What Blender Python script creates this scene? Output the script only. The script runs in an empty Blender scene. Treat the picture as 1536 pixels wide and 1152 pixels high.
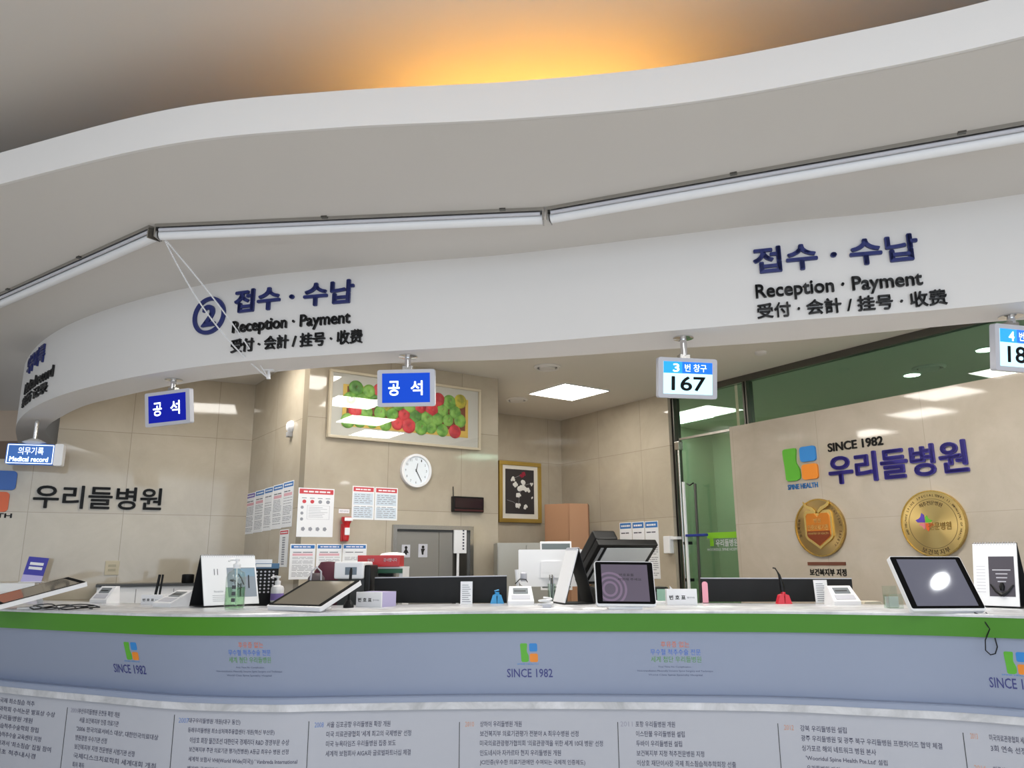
import bpy, bmesh, math, random
from mathutils import Vector, Matrix
random.seed(7)
SC = bpy.context.scene
COL = SC.collection

# ------------------------------------------------------------------ camera, world, light
CZ = 1.41; FPX = 1154.0; PITCH = math.radians(12.9); ROLL = math.radians(0.3)
cd = bpy.data.cameras.new('camera'); cam = bpy.data.objects.new('camera', cd); COL.objects.link(cam)
cd.sensor_width = 36.0; cd.lens = 36.0 * FPX / 1536.0
cam.location = (0, 0, CZ)
cam.matrix_world = Matrix.Translation((0, 0, CZ)) @ Matrix.Rotation(math.pi / 2 + PITCH, 4, 'X') @ Matrix.Rotation(-ROLL, 4, 'Z')
SC.camera = cam
w = bpy.data.worlds.new('world'); SC.world = w; w.use_nodes = True
w.node_tree.nodes['Background'].inputs[0].default_value = (0.86, 0.93, 1.0, 1)
w.node_tree.nodes['Background'].inputs[1].default_value = 0.55
SC.view_settings.view_transform = 'Standard'
SC.view_settings.look = 'None'
SC.view_settings.exposure = 0.12
SC.view_settings.gamma = 1.0
SC.view_settings.use_curve_mapping = False
try: SC.cycles.use_denoising = True
except Exception: pass

def area(name, loc, rot, sx, sy, power, col):
    l = bpy.data.lights.new(name, 'AREA'); l.shape = 'RECTANGLE'; l.size = sx; l.size_y = sy
    l.energy = power; l.color = col
    o = bpy.data.objects.new(name, l); COL.objects.link(o); o.location = loc; o.rotation_euler = rot
    return o
# daylight through the glass entrance of the lobby, behind the camera
area('entrance_daylight', (0.5, -5.5, 1.9), (math.radians(90), 0, 0), 10, 3.4, 235, (0.77, 0.88, 1.0))
# row of unseen fill lights, added under the lobby ceiling behind the camera
for lx in (-3.4, 0.0, 3.4):
    area('lobby_fill', (lx, -0.6, 3.52), (0, 0, 0), 1.2, 2.4, 50, (0.985, 0.985, 1.0))

# ------------------------------------------------------------------ measuring helpers
def ray(px, py):
    u = (px - 768) / FPX; v = (576 - py) / FPX
    c, s = math.cos(ROLL), math.sin(ROLL)
    x = u * c + v * s; vv = v * c - u * s
    return Vector((x, math.cos(PITCH) - vv * math.sin(PITCH), math.sin(PITCH) + vv * math.cos(PITCH)))
def atz(px, py, z):
    r = ray(px, py); return r * ((z - CZ) / r.z) + Vector((0, 0, CZ))
def aty(px, py, y):
    r = ray(px, py); return r * (y / r.y) + Vector((0, 0, CZ))
def px_of(p):
    d = Vector(p) - Vector((0, 0, CZ)); c, s = math.cos(PITCH), math.sin(PITCH)
    zf = d.y * c + d.z * s; vv = (-d.y * s + d.z * c) / zf; uu = d.x / zf
    cr, sr = math.cos(ROLL), math.sin(ROLL)
    return 768 + FPX * (uu * cr - vv * sr), 576 - FPX * (uu * sr + vv * cr)

# ------------------------------------------------------------------ materials
MATS = {}
def mat(name, col, rough=0.5, metal=0.0, spec=0.5, emit=None, strength=0.0, bump=None):
    if name in MATS: return MATS[name]
    m = bpy.data.materials.new(name); m.use_nodes = True; MATS[name] = m
    nt = m.node_tree; b = nt.nodes['Principled BSDF']
    def lin(c):
        return tuple((x / 12.92 if x <= 0.04045 else ((x + 0.055) / 1.055) ** 2.4) for x in c)
    L = lin([x / 255 for x in col])
    b.inputs['Base Color'].default_value = (*L, 1)
    b.inputs['Roughness'].default_value = rough; b.inputs['Metallic'].default_value = metal
    b.inputs['Specular IOR Level'].default_value = spec
    if emit is not None:
        b.inputs['Emission Color'].default_value = (*lin([x / 255 for x in emit]), 1)
        b.inputs['Emission Strength'].default_value = strength
    # faint irregularity so no surface is a flat tone
    tc = nt.nodes.new('ShaderNodeTexCoord'); nz = nt.nodes.new('ShaderNodeTexNoise')
    nz.inputs['Scale'].default_value = 9.0; nz.inputs['Detail'].default_value = 3.0
    nt.links.new(tc.outputs['Object'], nz.inputs['Vector'])
    mr = nt.nodes.new('ShaderNodeMapRange'); mr.inputs['To Min'].default_value = max(0.02, rough - 0.04); mr.inputs['To Max'].default_value = min(1.0, rough + 0.04)
    nt.links.new(nz.outputs['Fac'], mr.inputs['Value']); nt.links.new(mr.outputs['Result'], b.inputs['Roughness'])
    if bump:
        n2 = nt.nodes.new('ShaderNodeTexNoise'); n2.inputs['Scale'].default_value = bump[0]
        bp = nt.nodes.new('ShaderNodeBump'); bp.inputs['Strength'].default_value = bump[1]; bp.inputs['Distance'].default_value = 0.01
        nt.links.new(tc.outputs['Object'], n2.inputs['Vector'])
        nt.links.new(n2.outputs['Fac'], bp.inputs['Height']); nt.links.new(bp.outputs['Normal'], b.inputs['Normal'])
    return m

def stone_mat(name, c1, c2, joint, tile=None, z0=2.545, x0=0.0, rough=0.12, scale=2.2, spec=0.5):
    m = mat(name, c1, rough, spec=spec); nt = m.node_tree; b = nt.nodes['Principled BSDF']
    lin = lambda c: tuple(((x / 255 + 0.055) / 1.055) ** 2.4 for x in c) + (1,)
    tc = nt.nodes.new('ShaderNodeTexCoord')
    n1 = nt.nodes.new('ShaderNodeTexNoise'); n1.inputs['Scale'].default_value = scale; n1.inputs['Detail'].default_value = 8; n1.inputs['Distortion'].default_value = 0.6
    n1.inputs['Roughness'].default_value = 0.65
    nt.links.new(tc.outputs['Object'], n1.inputs['Vector'])
    cr = nt.nodes.new('ShaderNodeValToRGB'); cr.color_ramp.elements[0].position = 0.32; cr.color_ramp.elements[1].position = 0.7
    cr.color_ramp.elements[0].color = lin(c2); cr.color_ramp.elements[1].color = lin(c1)
    nt.links.new(n1.outputs['Fac'], cr.inputs['Fac'])
    out = cr.outputs['Color']
    if tile:
        sp = nt.nodes.new('ShaderNodeSeparateXYZ'); nt.links.new(tc.outputs['Object'], sp.inputs[0])
        ax = nt.nodes.new('ShaderNodeMath'); ax.operation = 'ADD'; ax.inputs[1].default_value = 20 * tile - x0
        az = nt.nodes.new('ShaderNodeMath'); az.operation = 'ADD'; az.inputs[1].default_value = 20 * tile - z0
        nt.links.new(sp.outputs[0], ax.inputs[0]); nt.links.new(sp.outputs[2], az.inputs[0])
        cb = nt.nodes.new('ShaderNodeCombineXYZ'); nt.links.new(ax.outputs[0], cb.inputs[0]); nt.links.new(az.outputs[0], cb.inputs[1])
        br = nt.nodes.new('ShaderNodeTexBrick'); br.offset = 0.0; br.inputs['Scale'].default_value = 1.0
        br.inputs['Mortar Size'].default_value = 0.0022; br.inputs['Mortar Smooth'].default_value = 0.3
        br.inputs['Brick Width'].default_value = tile; br.inputs['Row Height'].default_value = tile
        br.inputs['Color1'].default_value = (1, 1, 1, 1); br.inputs['Color2'].default_value = (0.93, 0.92, 0.91, 1); br.inputs['Mortar'].default_value = (1, 1, 1, 1)
        nt.links.new(cb.outputs[0], br.inputs['Vector'])
        mu = nt.nodes.new('ShaderNodeMix'); mu.data_type = 'RGBA'; mu.blend_type = 'MULTIPLY'; mu.inputs[0].default_value = 1
        nt.links.new(out, mu.inputs[6]); nt.links.new(br.outputs['Color'], mu.inputs[7])
        mx = nt.nodes.new('ShaderNodeMix'); mx.data_type = 'RGBA'
        nt.links.new(br.outputs['Fac'], mx.inputs[0]); nt.links.new(mu.outputs[2], mx.inputs[6]); mx.inputs[7].default_value = lin(joint)
        out = mx.outputs[2]
    nt.links.new(out, b.inputs['Base Color'])
    return m

def glass_mat(name, tint, refl=1.0, rough=0.0, base=0.05):
    if name in MATS: return MATS[name]
    m = bpy.data.materials.new(name); m.use_nodes = True; MATS[name] = m
    nt = m.node_tree; nt.nodes.remove(nt.nodes['Principled BSDF']); out = nt.nodes['Material Output']
    tr = nt.nodes.new('ShaderNodeBsdfTransparent'); tr.inputs[0].default_value = (*tint, 1)
    gl = nt.nodes.new('ShaderNodeBsdfGlossy'); gl.inputs['Roughness'].default_value = rough; gl.inputs[0].default_value = (refl, refl, refl, 1)
    lw = nt.nodes.new('ShaderNodeLayerWeight'); lw.inputs[0].default_value = 0.5
    pw = nt.nodes.new('ShaderNodeMath'); pw.operation = 'POWER'; pw.inputs[1].default_value = 4.0
    fr = nt.nodes.new('ShaderNodeMath'); fr.operation = 'MULTIPLY_ADD'; fr.inputs[1].default_value = 0.6; fr.inputs[2].default_value = base
    nt.links.new(lw.outputs['Facing'], pw.inputs[0]); nt.links.new(pw.outputs[0], fr.inputs[0])
    mx = nt.nodes.new('ShaderNodeMixShader')
    nt.links.new(fr.outputs[0], mx.inputs[0]); nt.links.new(tr.outputs[0], mx.inputs[1]); nt.links.new(gl.outputs[0], mx.inputs[2])
    nt.links.new(mx.outputs[0], out.inputs[0])
    return m

M_WHITE = mat('white_paint', (226, 223, 221), 0.6)
M_SOFFIT = mat('soffit_paint', (214, 210, 206), 0.7)
M_CEIL = mat('ceiling_paint', (214, 208, 198), 0.75)
M_UPPER = mat('upper_ceiling_paint', (208, 203, 198), 0.75)
M_FLOOR = stone_mat('floor_stone', (226, 222, 214), (212, 207, 198), (180, 175, 168), 0.8, rough=0.2)
M_WALL = stone_mat('wall_stone', (192, 182, 164), (178, 167, 149), (142, 132, 115), 0.72, rough=0.05)
M_WALLB = stone_mat('panel_stone', (194, 183, 168), (180, 169, 153), (169, 158, 142), 0.9, z0=2.617 - 0.9, rough=0.04)
M_MARBLE = stone_mat('white_marble', (226, 226, 230), (176, 177, 180), (200, 200, 200), None, rough=0.18, scale=5.0)
M_GREEN = mat('green_lacquer', (72, 134, 32), 0.4, spec=0.3)
M_PANEL = mat('blue_grey_panel', (147, 157, 180), 0.4)
M_LOWER = mat('lower_grey_panel', (184, 186, 195), 0.45)
M_BLK = mat('black_plastic', (8, 8, 9), 0.4, spec=0.3)
M_BLKM = mat('black_matte', (16, 17, 20), 0.7)
M_DGREY = mat('dark_grey_plastic', (58, 60, 62), 0.4)
M_GREY = mat('grey_plastic', (150, 150, 152), 0.45)
M_LGREY = mat('light_grey_plastic', (198, 198, 206), 0.4)
M_WPL = mat('white_plastic', (236, 236, 238), 0.35)
M_STEEL = mat('steel', (182, 180, 176), 0.22, 1.0)
M_STEELD = mat('dark_steel', (104, 102, 98), 0.35, 1.0)
M_CHROME = mat('chrome', (220, 220, 222), 0.08, 1.0)
M_NAVY = mat('navy_letter', (36, 46, 110), 0.4)
M_INK = mat('black_letter', (18, 17, 18), 0.45)
M_PAPER = mat('paper', (238, 239, 242), 0.7)
M_PGREY = mat('print_grey', (150, 152, 160), 0.8)
M_PDARK = mat('print_dark', (82, 84, 96), 0.8)
M_PBLUE = mat('print_blue', (52, 116, 186), 0.7)
M_PRED = mat('print_red', (204, 70, 78), 0.7)
M_PINK = mat('print_pink', (226, 176, 186), 0.7)
M_LBLUE = mat('print_pale_blue', (208, 219, 230), 0.7)
M_RED = mat('red_plastic', (196, 34, 38), 0.3)
M_LGREEN = mat('logo_green', (92, 176, 48), 0.4)
M_LGBLUE = mat('logo_blue', (46, 134, 208), 0.4)
M_LGORANGE = mat('logo_orange', (236, 140, 40), 0.4)
M_LORED = mat('logo_red_orange', (214, 90, 30), 0.4)
M_PURPLE = mat('logo_purple', (88, 60, 170), 0.4)
M_GOLD = mat('gold', (206, 172, 96), 0.26, 1.0)
M_GOLDL = mat('gold_light', (236, 206, 130), 0.25, 1.0)
M_BRONZE = mat('bronze_engraving', (82, 58, 24), 0.5, 0.2)
M_WOOD = mat('brown_laminate', (172, 130, 100), 0.45)
M_WOODD = mat('brown_laminate_edge', (150, 104, 72), 0.5)

# ------------------------------------------------------------------ mesh building
class MB:
    def __init__(s): s.v = []; s.f = []; s.sm = []
    def add(s, vs, fs, smooth=False, M=None):
        n = len(s.v)
        s.v += [tuple(M @ Vector(v)) if M is not None else tuple(v) for v in vs]
        s.f += [tuple(i + n for i in f) for f in fs]; s.sm += [smooth] * len(fs)
        return s
    def box(s, a, b, M=None, bev=0.0):
        x0, y0, z0 = a; x1, y1, z1 = b
        if bev > 0:
            bm = bmesh.new(); bmesh.ops.create_cube(bm, size=1)
            for v in bm.verts: v.co = ((x0 + x1) / 2 + v.co.x * (x1 - x0), (y0 + y1) / 2 + v.co.y * (y1 - y0), (z0 + z1) / 2 + v.co.z * (z1 - z0))
            bmesh.ops.bevel(bm, geom=list(bm.edges), offset=bev, segments=2, affect='EDGES', profile=0.6)
            bm.verts.index_update(); vs = [v.co.copy() for v in bm.verts]; fs = [[v.index for v in f.verts] for f in bm.faces]; bm.free()
            return s.add(vs, fs, False, M)
        vs = [(x0, y0, z0), (x1, y0, z0), (x1, y1, z0), (x0, y1, z0), (x0, y0, z1), (x1, y0, z1), (x1, y1, z1), (x0, y1, z1)]
        return s.add(vs, [(0, 3, 2, 1), (4, 5, 6, 7), (0, 1, 5, 4), (1, 2, 6, 5), (2, 3, 7, 6), (3, 0, 4, 7)], False, M)
    def lathe(s, prof, seg=24, M=None, smooth=True):          # prof: (r, z) from bottom to top, axis Z
        vs = []; fs = []
        for r, z in prof:
            for k in range(seg):
                a = 2 * math.pi * k / seg; vs.append((r * math.cos(a), r * math.sin(a), z))
        for i in range(len(prof) - 1):
            for k in range(seg):
                k2 = (k + 1) % seg
                fs.append((i * seg + k, i * seg + k2, (i + 1) * seg + k2, (i + 1) * seg + k))
        fs.append(tuple(range(seg))[::-1]); n = (len(prof) - 1) * seg; fs.append(tuple(range(n, n + seg)))
        return s.add(vs, fs, smooth, M)
    def tube(s, pts, r, seg=8):
        pts = [Vector(p) for p in pts]; vs = []; fs = []; up = None
        for i, p in enumerate(pts):
            d = (pts[min(i + 1, len(pts) - 1)] - pts[max(i - 1, 0)]).normalized()
            if up is None:
                up = Vector((0, 0, 1)) if abs(d.z) < 0.9 else Vector((1, 0, 0))
            a = d.cross(up).normalized(); b = a.cross(d).normalized(); up = b
            rr = r[i] if isinstance(r, (list, tuple)) else r
            for k in range(seg):
                t = 2 * math.pi * k / seg; vs.append(p + a * (rr * math.cos(t)) + b * (rr * math.sin(t)))
        for i in range(len(pts) - 1):
            for k in range(seg):
                k2 = (k + 1) % seg; fs.append((i * seg + k, i * seg + k2, (i + 1) * seg + k2, (i + 1) * seg + k))
        fs.append(tuple(range(seg))[::-1]); n = (len(pts) - 1) * seg; fs.append(tuple(range(n, n + seg)))
        return s.add(vs, fs, True)
    def prism(s, poly, y0, y1, M=None):                        # poly in (x, z); extruded along y (y0 = front)
        n = len(poly); vs = [(x, y0, z) for x, z in poly] + [(x, y1, z) for x, z in poly]
        fs = [tuple(range(n)), tuple(range(2 * n - 1, n - 1, -1))] + [(i + n, (i + 1) % n + n, (i + 1) % n, i) for i in range(n)]
        return s.add(vs, fs, False, M)
    def prismz(s, poly, z0, z1, M=None):                       # poly in (x, y)
        n = len(poly); vs = [(x, y, z0) for x, y in poly] + [(x, y, z1) for x, y in poly]
        fs = [tuple(range(n))[::-1], tuple(range(n, 2 * n))] + [(i, (i + 1) % n, (i + 1) % n + n, i + n) for i in range(n)]
        return s.add(vs, fs, False, M)
    def rows(s, rws, closed=False, smooth=True, caps=False):   # loft a list of equally long point rows
        n = len(rws[0]); vs = [tuple(p) for r in rws for p in r]; fs = []
        m = len(rws); rng = range(m) if closed else range(m - 1)
        for i in rng:
            j = (i + 1) % m
            for k in range(n - 1): fs.append((i * n + k, i * n + k + 1, j * n + k + 1, j * n + k))
        if caps:
            fs.append(tuple(i * n for i in range(m))); fs.append(tuple(i * n + n - 1 for i in range(m))[::-1])
        return s.add(vs, fs, smooth)
    def build(s, name, m, parent=None, loc=None, rotz=None, M=None, fix=True):
        me = bpy.data.meshes.new(name); me.from_pydata(s.v, [], s.f)
        me.polygons.foreach_set('use_smooth', s.sm)
        me.materials.append(m)
        if fix and len(s.f) < 4000:
            bm = bmesh.new(); bm.from_mesh(me); bmesh.ops.recalc_face_normals(bm, faces=bm.faces[:]); bm.to_mesh(me); bm.free()
        if any(s.sm):
            try: me.set_sharp_from_angle(angle=math.radians(38))
            except Exception: pass
        o = bpy.data.objects.new(name, me); COL.objects.link(o)
        if parent is not None: o.parent = parent
        if loc is not None: o.location = loc
        if rotz is not None: o.rotation_euler = (0, 0, rotz)
        if M is not None: o.matrix_local = M
        return o

def tag(o, label, cat, group=None, kind=None):
    o['label'] = label; o['category'] = cat
    if group: o['group'] = group
    if kind: o['kind'] = kind
    return o
def thing(name, label, cat, loc=(0, 0, 0), rotz=0.0, group=None, M=None):
    o = bpy.data.objects.new(name, None); o.empty_display_size = 0.05; COL.objects.link(o)
    if M is not None: o.matrix_world = M
    else: o.location = loc; o.rotation_euler = (0, 0, rotz)
    return tag(o, label, cat, group)
def struct(o): o['kind'] = 'structure'; return o

def rrect(x0, z0, x1, z1, r, n=5, rs=None):
    rs = rs or (r, r, r, r); P = []
    for (cx, cz, a0, rr) in ((x1 - rs[0], z0 + rs[0], -90, rs[0]), (x1 - rs[1], z1 - rs[1], 0, rs[1]), (x0 + rs[2], z1 - rs[2], 90, rs[2]), (x0 + rs[3], z0 + rs[3], 180, rs[3])):
        for k in range(n + 1):
            a = math.radians(a0 + 90 * k / n); P.append((cx + rr * math.cos(a), cz + rr * math.sin(a)))
    return P

# ------------------------------------------------------------------ lettering
_tc = {}
def glyphs(body, bold=0.0):
    k = (body, bold)
    if k in _tc: return _tc[k]
    big = bold >= 0.012
    c = bpy.data.curves.new('text', 'FONT'); c.body = body; c.resolution_u = 4 if big else 2; c.offset = 0.0 if big else bold; c.extrude = 0.5
    o = bpy.data.objects.new('text', c); COL.objects.link(o)
    dg = bpy.context.evaluated_depsgraph_get(); dg.update()
    me = bpy.data.meshes.new_from_object(o.evaluated_get(dg))
    vs = [tuple(v.co) for v in me.vertices]; fs = [tuple(p.vertices) for p in me.polygons]
    bpy.data.objects.remove(o); bpy.data.curves.remove(c); bpy.data.meshes.remove(me)
    if big:                                                    # heavier strokes: the outline repeated round a small circle
        n0 = len(vs); v0, f0 = vs, fs; vs = []; fs = []
        for q in range(8):
            dx, dy = bold * math.cos(q * math.pi / 4), bold * math.sin(q * math.pi / 4)
            vs += [(x + dx, y + dy, z) for x, y, z in v0]; fs += [tuple(i + q * n0 for i in f) for f in f0]
    xs = [v[0] for v in vs] or [0, 1]; ys = [v[1] for v in vs] or [0, 1]
    _tc[k] = (vs, fs, min(xs), max(xs), min(ys), max(ys)); return _tc[k]
def put_text(mb, body, box, front, depth, bold=0.0, fn=None, flat=False, slant=0.0):
    """lettering filling the box (u0, v0, u1, v1); its face stands `depth` in front of `front`; fn maps (u, v, w) to a point"""
    vs, fs, x0, x1, y0, y1 = glyphs(body, bold)
    sx = (box[2] - box[0]) / max(1e-6, x1 - x0); sy = (box[3] - box[1]) / max(1e-6, y1 - y0)
    P = []
    for x, y, z in vs:
        u = box[0] + (x - x0) * sx; v = box[1] + (y - y0) * sy; w = front - depth * (z + 0.5)
        u += slant * (v - box[1])
        P.append(fn(u, v, w) if fn else (u, w, v))
    if flat:
        keep = [f for f in fs if all(vs[i][2] > 0.49 for i in f)]
        used = sorted({i for f in keep for i in f}); ix = {a: b for b, a in enumerate(used)}
        mb.add([P[i] for i in used], [tuple(ix[i] for i in f) for f in keep])
    else: mb.add(P, fs)
    return mb
def words_of(name, body, m, parent, box, front=0.0, depth=0.002, bold=0.0, fn=None):
    """like letters(), but every word is a mesh of its own"""
    _v, _f, x0, x1, y0, y1 = glyphs(body, bold); W_ = box[2] - box[0]; k = W_ / (x1 - x0)
    idx = list(range(len(_v))); iv = sorted((min(_v[i][0] for i in f), max(_v[i][0] for i in f)) for f in _f); spans = []
    for a, b in iv:
        if spans and a < spans[-1][1] + 0.16: spans[-1][1] = max(spans[-1][1], b)
        else: spans.append([a, b])
    for a, b in spans:
        mb = MB(); put_text(mb, body, box, front, depth, bold, fn, False)
        keep = [j for j, f in enumerate(_f) if a - 1e-6 <= min(_v[i][0] for i in f) <= b]
        used = sorted({i for j in keep for i in mb.f[j]}); ix = {q: r for r, q in enumerate(used)}
        sub = MB().add([mb.v[i] for i in used], [tuple(ix[i] for i in mb.f[j]) for j in keep]); sub.build(name, m, parent, fix=False)
def letters(name, body, m, parent, box, front=0.0, depth=0.002, bold=0.0, fn=None, flat=True):
    return put_text(MB(), body, box, front, depth, bold, fn, flat).build(name, m, parent, fix=False)

# ------------------------------------------------------------------ curves in plan
class Path:
    def __init__(s, pts, n=12):
        P = [Vector((p[0], p[1])) for p in pts]; Q = []
        for i in range(len(P) - 1):
            p0 = P[max(i - 1, 0)]; p1 = P[i]; p2 = P[i + 1]; p3 = P[min(i + 2, len(P) - 1)]
            for k in range(n):
                t = k / n; t2 = t * t; t3 = t2 * t
                Q.append(0.5 * ((2 * p1) + (p2 - p0) * t + (2 * p0 - 5 * p1 + 4 * p2 - p3) * t2 + (3 * p1 - p0 - 3 * p2 + p3) * t3))
        Q.append(P[-1]); s.p = Q; s.s = [0.0]
        for a, b in zip(Q, Q[1:]): s.s.append(s.s[-1] + (b - a).length)
        s.L = s.s[-1]
        s.nrm = []
        for i in range(len(Q)):
            d = (Q[min(i + 1, len(Q) - 1)] - Q[max(i - 1, 0)]).normalized(); s.nrm.append(Vector((d.y, -d.x)))   # towards the viewer (-y) when running left to right
    def at(s, t):
        t = max(0, min(s.L, t)); lo, hi = 0, len(s.s) - 1
        while hi - lo > 1:
            m = (lo + hi) // 2
            if s.s[m] <= t: lo = m
            else: hi = m
        f = (t - s.s[lo]) / max(1e-9, s.s[hi] - s.s[lo])
        return s.p[lo].lerp(s.p[hi], f), s.nrm[lo].lerp(s.nrm[hi], f).normalized()
    def row(s, z, off=0.0):                                    # off > 0: towards the viewer
        return [(p.x + n.x * off, p.y + n.y * off, z) for p, n in zip(s.p, s.nrm)]
    def find(s, px, z, lo=0.0):                                # arc length whose point at height z is seen at column px
        best = None
        for k in range(601):
            t = lo + (s.L - lo) * k / 600; p, _ = s.at(t); e = abs(px_of((p.x, p.y, z))[0] - px)
            if best is None or e < best[0]: best = (e, t)
        return best[1]
    def locate(s, px, py, z=1.5, lo=0.0):                      # (arc length, height) of a pixel on the vertical surface over the path
        for _ in range(4):
            t = s.find(px, z, lo); p, _n = s.at(t); r = ray(px, py); z = CZ + r.z * p.y / r.y
        return t, z
    def fn(s, t0, origin=(0, 0, 0)):
        def f(u, v, wv):
            p, n = s.at(t0 + u); return (p.x - n.x * wv - origin[0], p.y - n.y * wv - origin[1], v - origin[2])
        return f

class Wall:                                                    # a straight vertical plane; local x runs left to right, local -y faces the viewer
    def __init__(s, a, b):
        s.a = Vector((a[0], a[1])); s.b = Vector((b[0], b[1])); d = s.b - s.a; s.L = d.length; s.d = d / s.L
        s.ang = math.atan2(s.d.y, s.d.x)
        s.M = Matrix.Translation((a[0], a[1], 0)) @ Matrix.Rotation(s.ang, 4, 'Z')
    def uv(s, px, py, off=0.0):                                # local x and height of a pixel on the plane standing `off` in front of the wall
        n = Vector((s.d.y, -s.d.x)); r = ray(px, py); q = s.a + n * off
        t = (n @ q) / (n @ Vector((r.x, r.y))); p = r * t
        return (Vector((p.x, p.y)) - s.a) @ s.d, CZ + p.z
    def at(s, u, z, off=0.0):
        n = Vector((s.d.y, -s.d.x)); p = s.a + s.d * u + n * off; return Vector((p.x, p.y, z))
    def mount(s, name, label, cat, u, z, off=0.0, group=None):
        return thing(name, label, cat, s.at(u, z, off), s.ang, group)
    def build(s, name, m, x0, x1, z0, z1, th=0.12):
        return struct(MB().box((x0, 0, z0), (x1, th, z1)).build(name, m, loc=(s.a.x, s.a.y, 0), rotz=s.ang))
    def mid(s, pxs, off=0.0):                                  # (u0, z0, u1, z1) box from left, top, right, bottom pixel rows at both ends: (xl, ytl, ybl, xr, ytr, ybr)
        xl, tl, bl, xr, tr, br = pxs
        a = s.uv(xl, tl, off); b = s.uv(xl, bl, off); c = s.uv(xr, tr, off); d = s.uv(xr, br, off)
        return ((a[0] + b[0]) / 2, (b[1] + d[1]) / 2, (c[0] + d[0]) / 2, (a[1] + c[1]) / 2)

# ================================================================== THE SETTING
Z_CNT = 1.15; Z_SOF = 2.57; Z_UP = 3.10; Z_IN = 3.09; Z_TOP = 3.56
struct(MB().box((-9, -8, -0.1), (9, 14, 0)).build('floor', M_FLOOR))

FAS = Path([(-6.1, 9.6), (-5.5, 8.55), (-4.95, 7.64), (-4.42, 6.76), (-4.07, 6.26), (-3.71, 5.83), (-3.37, 5.49), (-3.02, 5.20), (-2.6, 4.91), (-2.2, 4.68), (-1.8, 4.50), (-1.453, 4.385),
            (-1.05, 4.29), (-0.63, 4.20), (0, 4.08), (0.8, 3.85), (1.43, 3.67), (1.9, 3.56), (2.38, 3.40), (3.0, 3.12), (3.8, 2.7)])
INN = Path([(-5.81, 9.76), (-5.21, 8.71), (-4.66, 7.80), (-4.31, 7.03), (-4.08, 6.66), (-3.79, 6.30), (-3.28, 5.76), (-2.85, 5.43), (-2.39, 5.12), (-2.16, 4.985), (-1.93, 4.87), (-1.40, 4.66),
            (-0.97, 4.54), (-0.56, 4.465), (0.06, 4.40), (0.88, 4.20), (1.53, 4.04), (2.0, 3.87), (2.49, 3.70), (3.08, 3.62), (4.2, 3.3)])
struct(MB().rows([FAS.row(Z_SOF), FAS.row(Z_UP + 0.05), INN.row(Z_UP + 0.05), INN.row(Z_SOF)], closed=True, caps=True).build('trim_1', M_WHITE))     # curved bulkhead over the counter
BAND_PTS = [(-6.2, 5.6), (-4.6, 4.42), (-3.3, 3.62), (-2.338, 3.225), (-1.425, 2.89), (-0.709, 2.77), (0.005, 2.712), (0.639, 2.614), (1.2, 2.441), (1.708, 2.237), (2.4, 1.86), (3.2, 1.35)]
BAND = Path(BAND_PTS)
# soffit slab: from the band back to the bulkhead
soff = MB()
NF = 100
fr = [BAND.at(BAND.L * k / NF) for k in range(NF + 1)]; fr = [p + n * -0.015 for p, n in fr]
bk = [FAS.at(FAS.L * k / NF)[0] for k in range(NF + 1)]
bk = [Vector((p.x, p.y)) for p in bk]
def quad(z): return [[(p.x, p.y, z) for p in fr], [(p.x, p.y, z) for p in bk]]
lo, hi = quad(Z_UP), quad(Z_UP + 0.05)
soff.rows([lo[0], lo[1], hi[1], hi[0]], closed=True, caps=True, smooth=False)
struct(soff.build('trim_2', M_SOFFIT))
struct(MB().rows([BAND.row(Z_UP, 0.0), BAND.row(Z_UP + 0.165, 0.0), BAND.row(Z_UP + 0.165, -0.016), BAND.row(Z_UP, -0.016)], closed=True, caps=True).build('trim_3', M_WHITE))
# back of the light cove and the high ceiling
struct(MB().rows([FAS.row(Z_UP + 0.05, -0.05), FAS.row(Z_TOP, -0.05), FAS.row(Z_TOP, -0.15), FAS.row(Z_UP + 0.05, -0.15)], closed=True, caps=True).build('trim_4', M_WHITE))
struct(MB().box((-9, -6, Z_TOP), (9, 9, Z_TOP + 0.1)).build('ceiling', M_UPPER))

# office walls
PA = (-2.50, 7.32); PB = (-1.64, 6.07); PC = (-0.133, 7.119); PD = (-0.166, 8.873); PE = (0.60, 9.382)
uL = Vector((0.894, 0.447))
W_L = Wall((PA[0] - uL.x * 3.2, PA[1] - uL.y * 3.2), PA)
W_S = Wall(PA, PB); W_C = Wall(PB, PC); W_N = Wall(PC, PD); W_B = Wall(PD, PE)
dR = (Vector((2.952, 5.701)) - Vector(PE)).normalized()
PR = Vector(PE) + dR * 7.0
W_R = Wall(PE, (PR.x, PR.y))
uSplit = W_L.uv(86, 660)[0]
W_L.build('wall_left', M_WALL, uSplit, W_L.L + 0.02, 0, Z_IN)
W_L.build('wall_left_low', M_WALL, -0.2, uSplit, 0, W_L.uv(40, 690)[1])
W_S.build('wall_pier_side', M_WALL, 0, W_S.L, 0, Z_IN)
W_C.build('wall_pier', M_WALL, 0, W_C.L, 0, Z_IN)
W_N.build('wall_niche', M_WALL, 0.0, W_N.L, 0, Z_IN)
W_B.build('wall_back', M_WALL, -0.1, W_B.L + 0.1, 0, Z_IN)
uG = W_R.uv(1003, 640)[0]; uP = (W_R.uv(1096, 640)[0] + W_R.uv(1107, 870)[0]) / 2
W_R.build('wall_right', M_WALL, 0, uG, 0, Z_IN)
zP = 2.617
W_R.build('wall_right_panel', M_WALLB, uP, 7.0, 0, zP, th=0.06)
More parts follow.
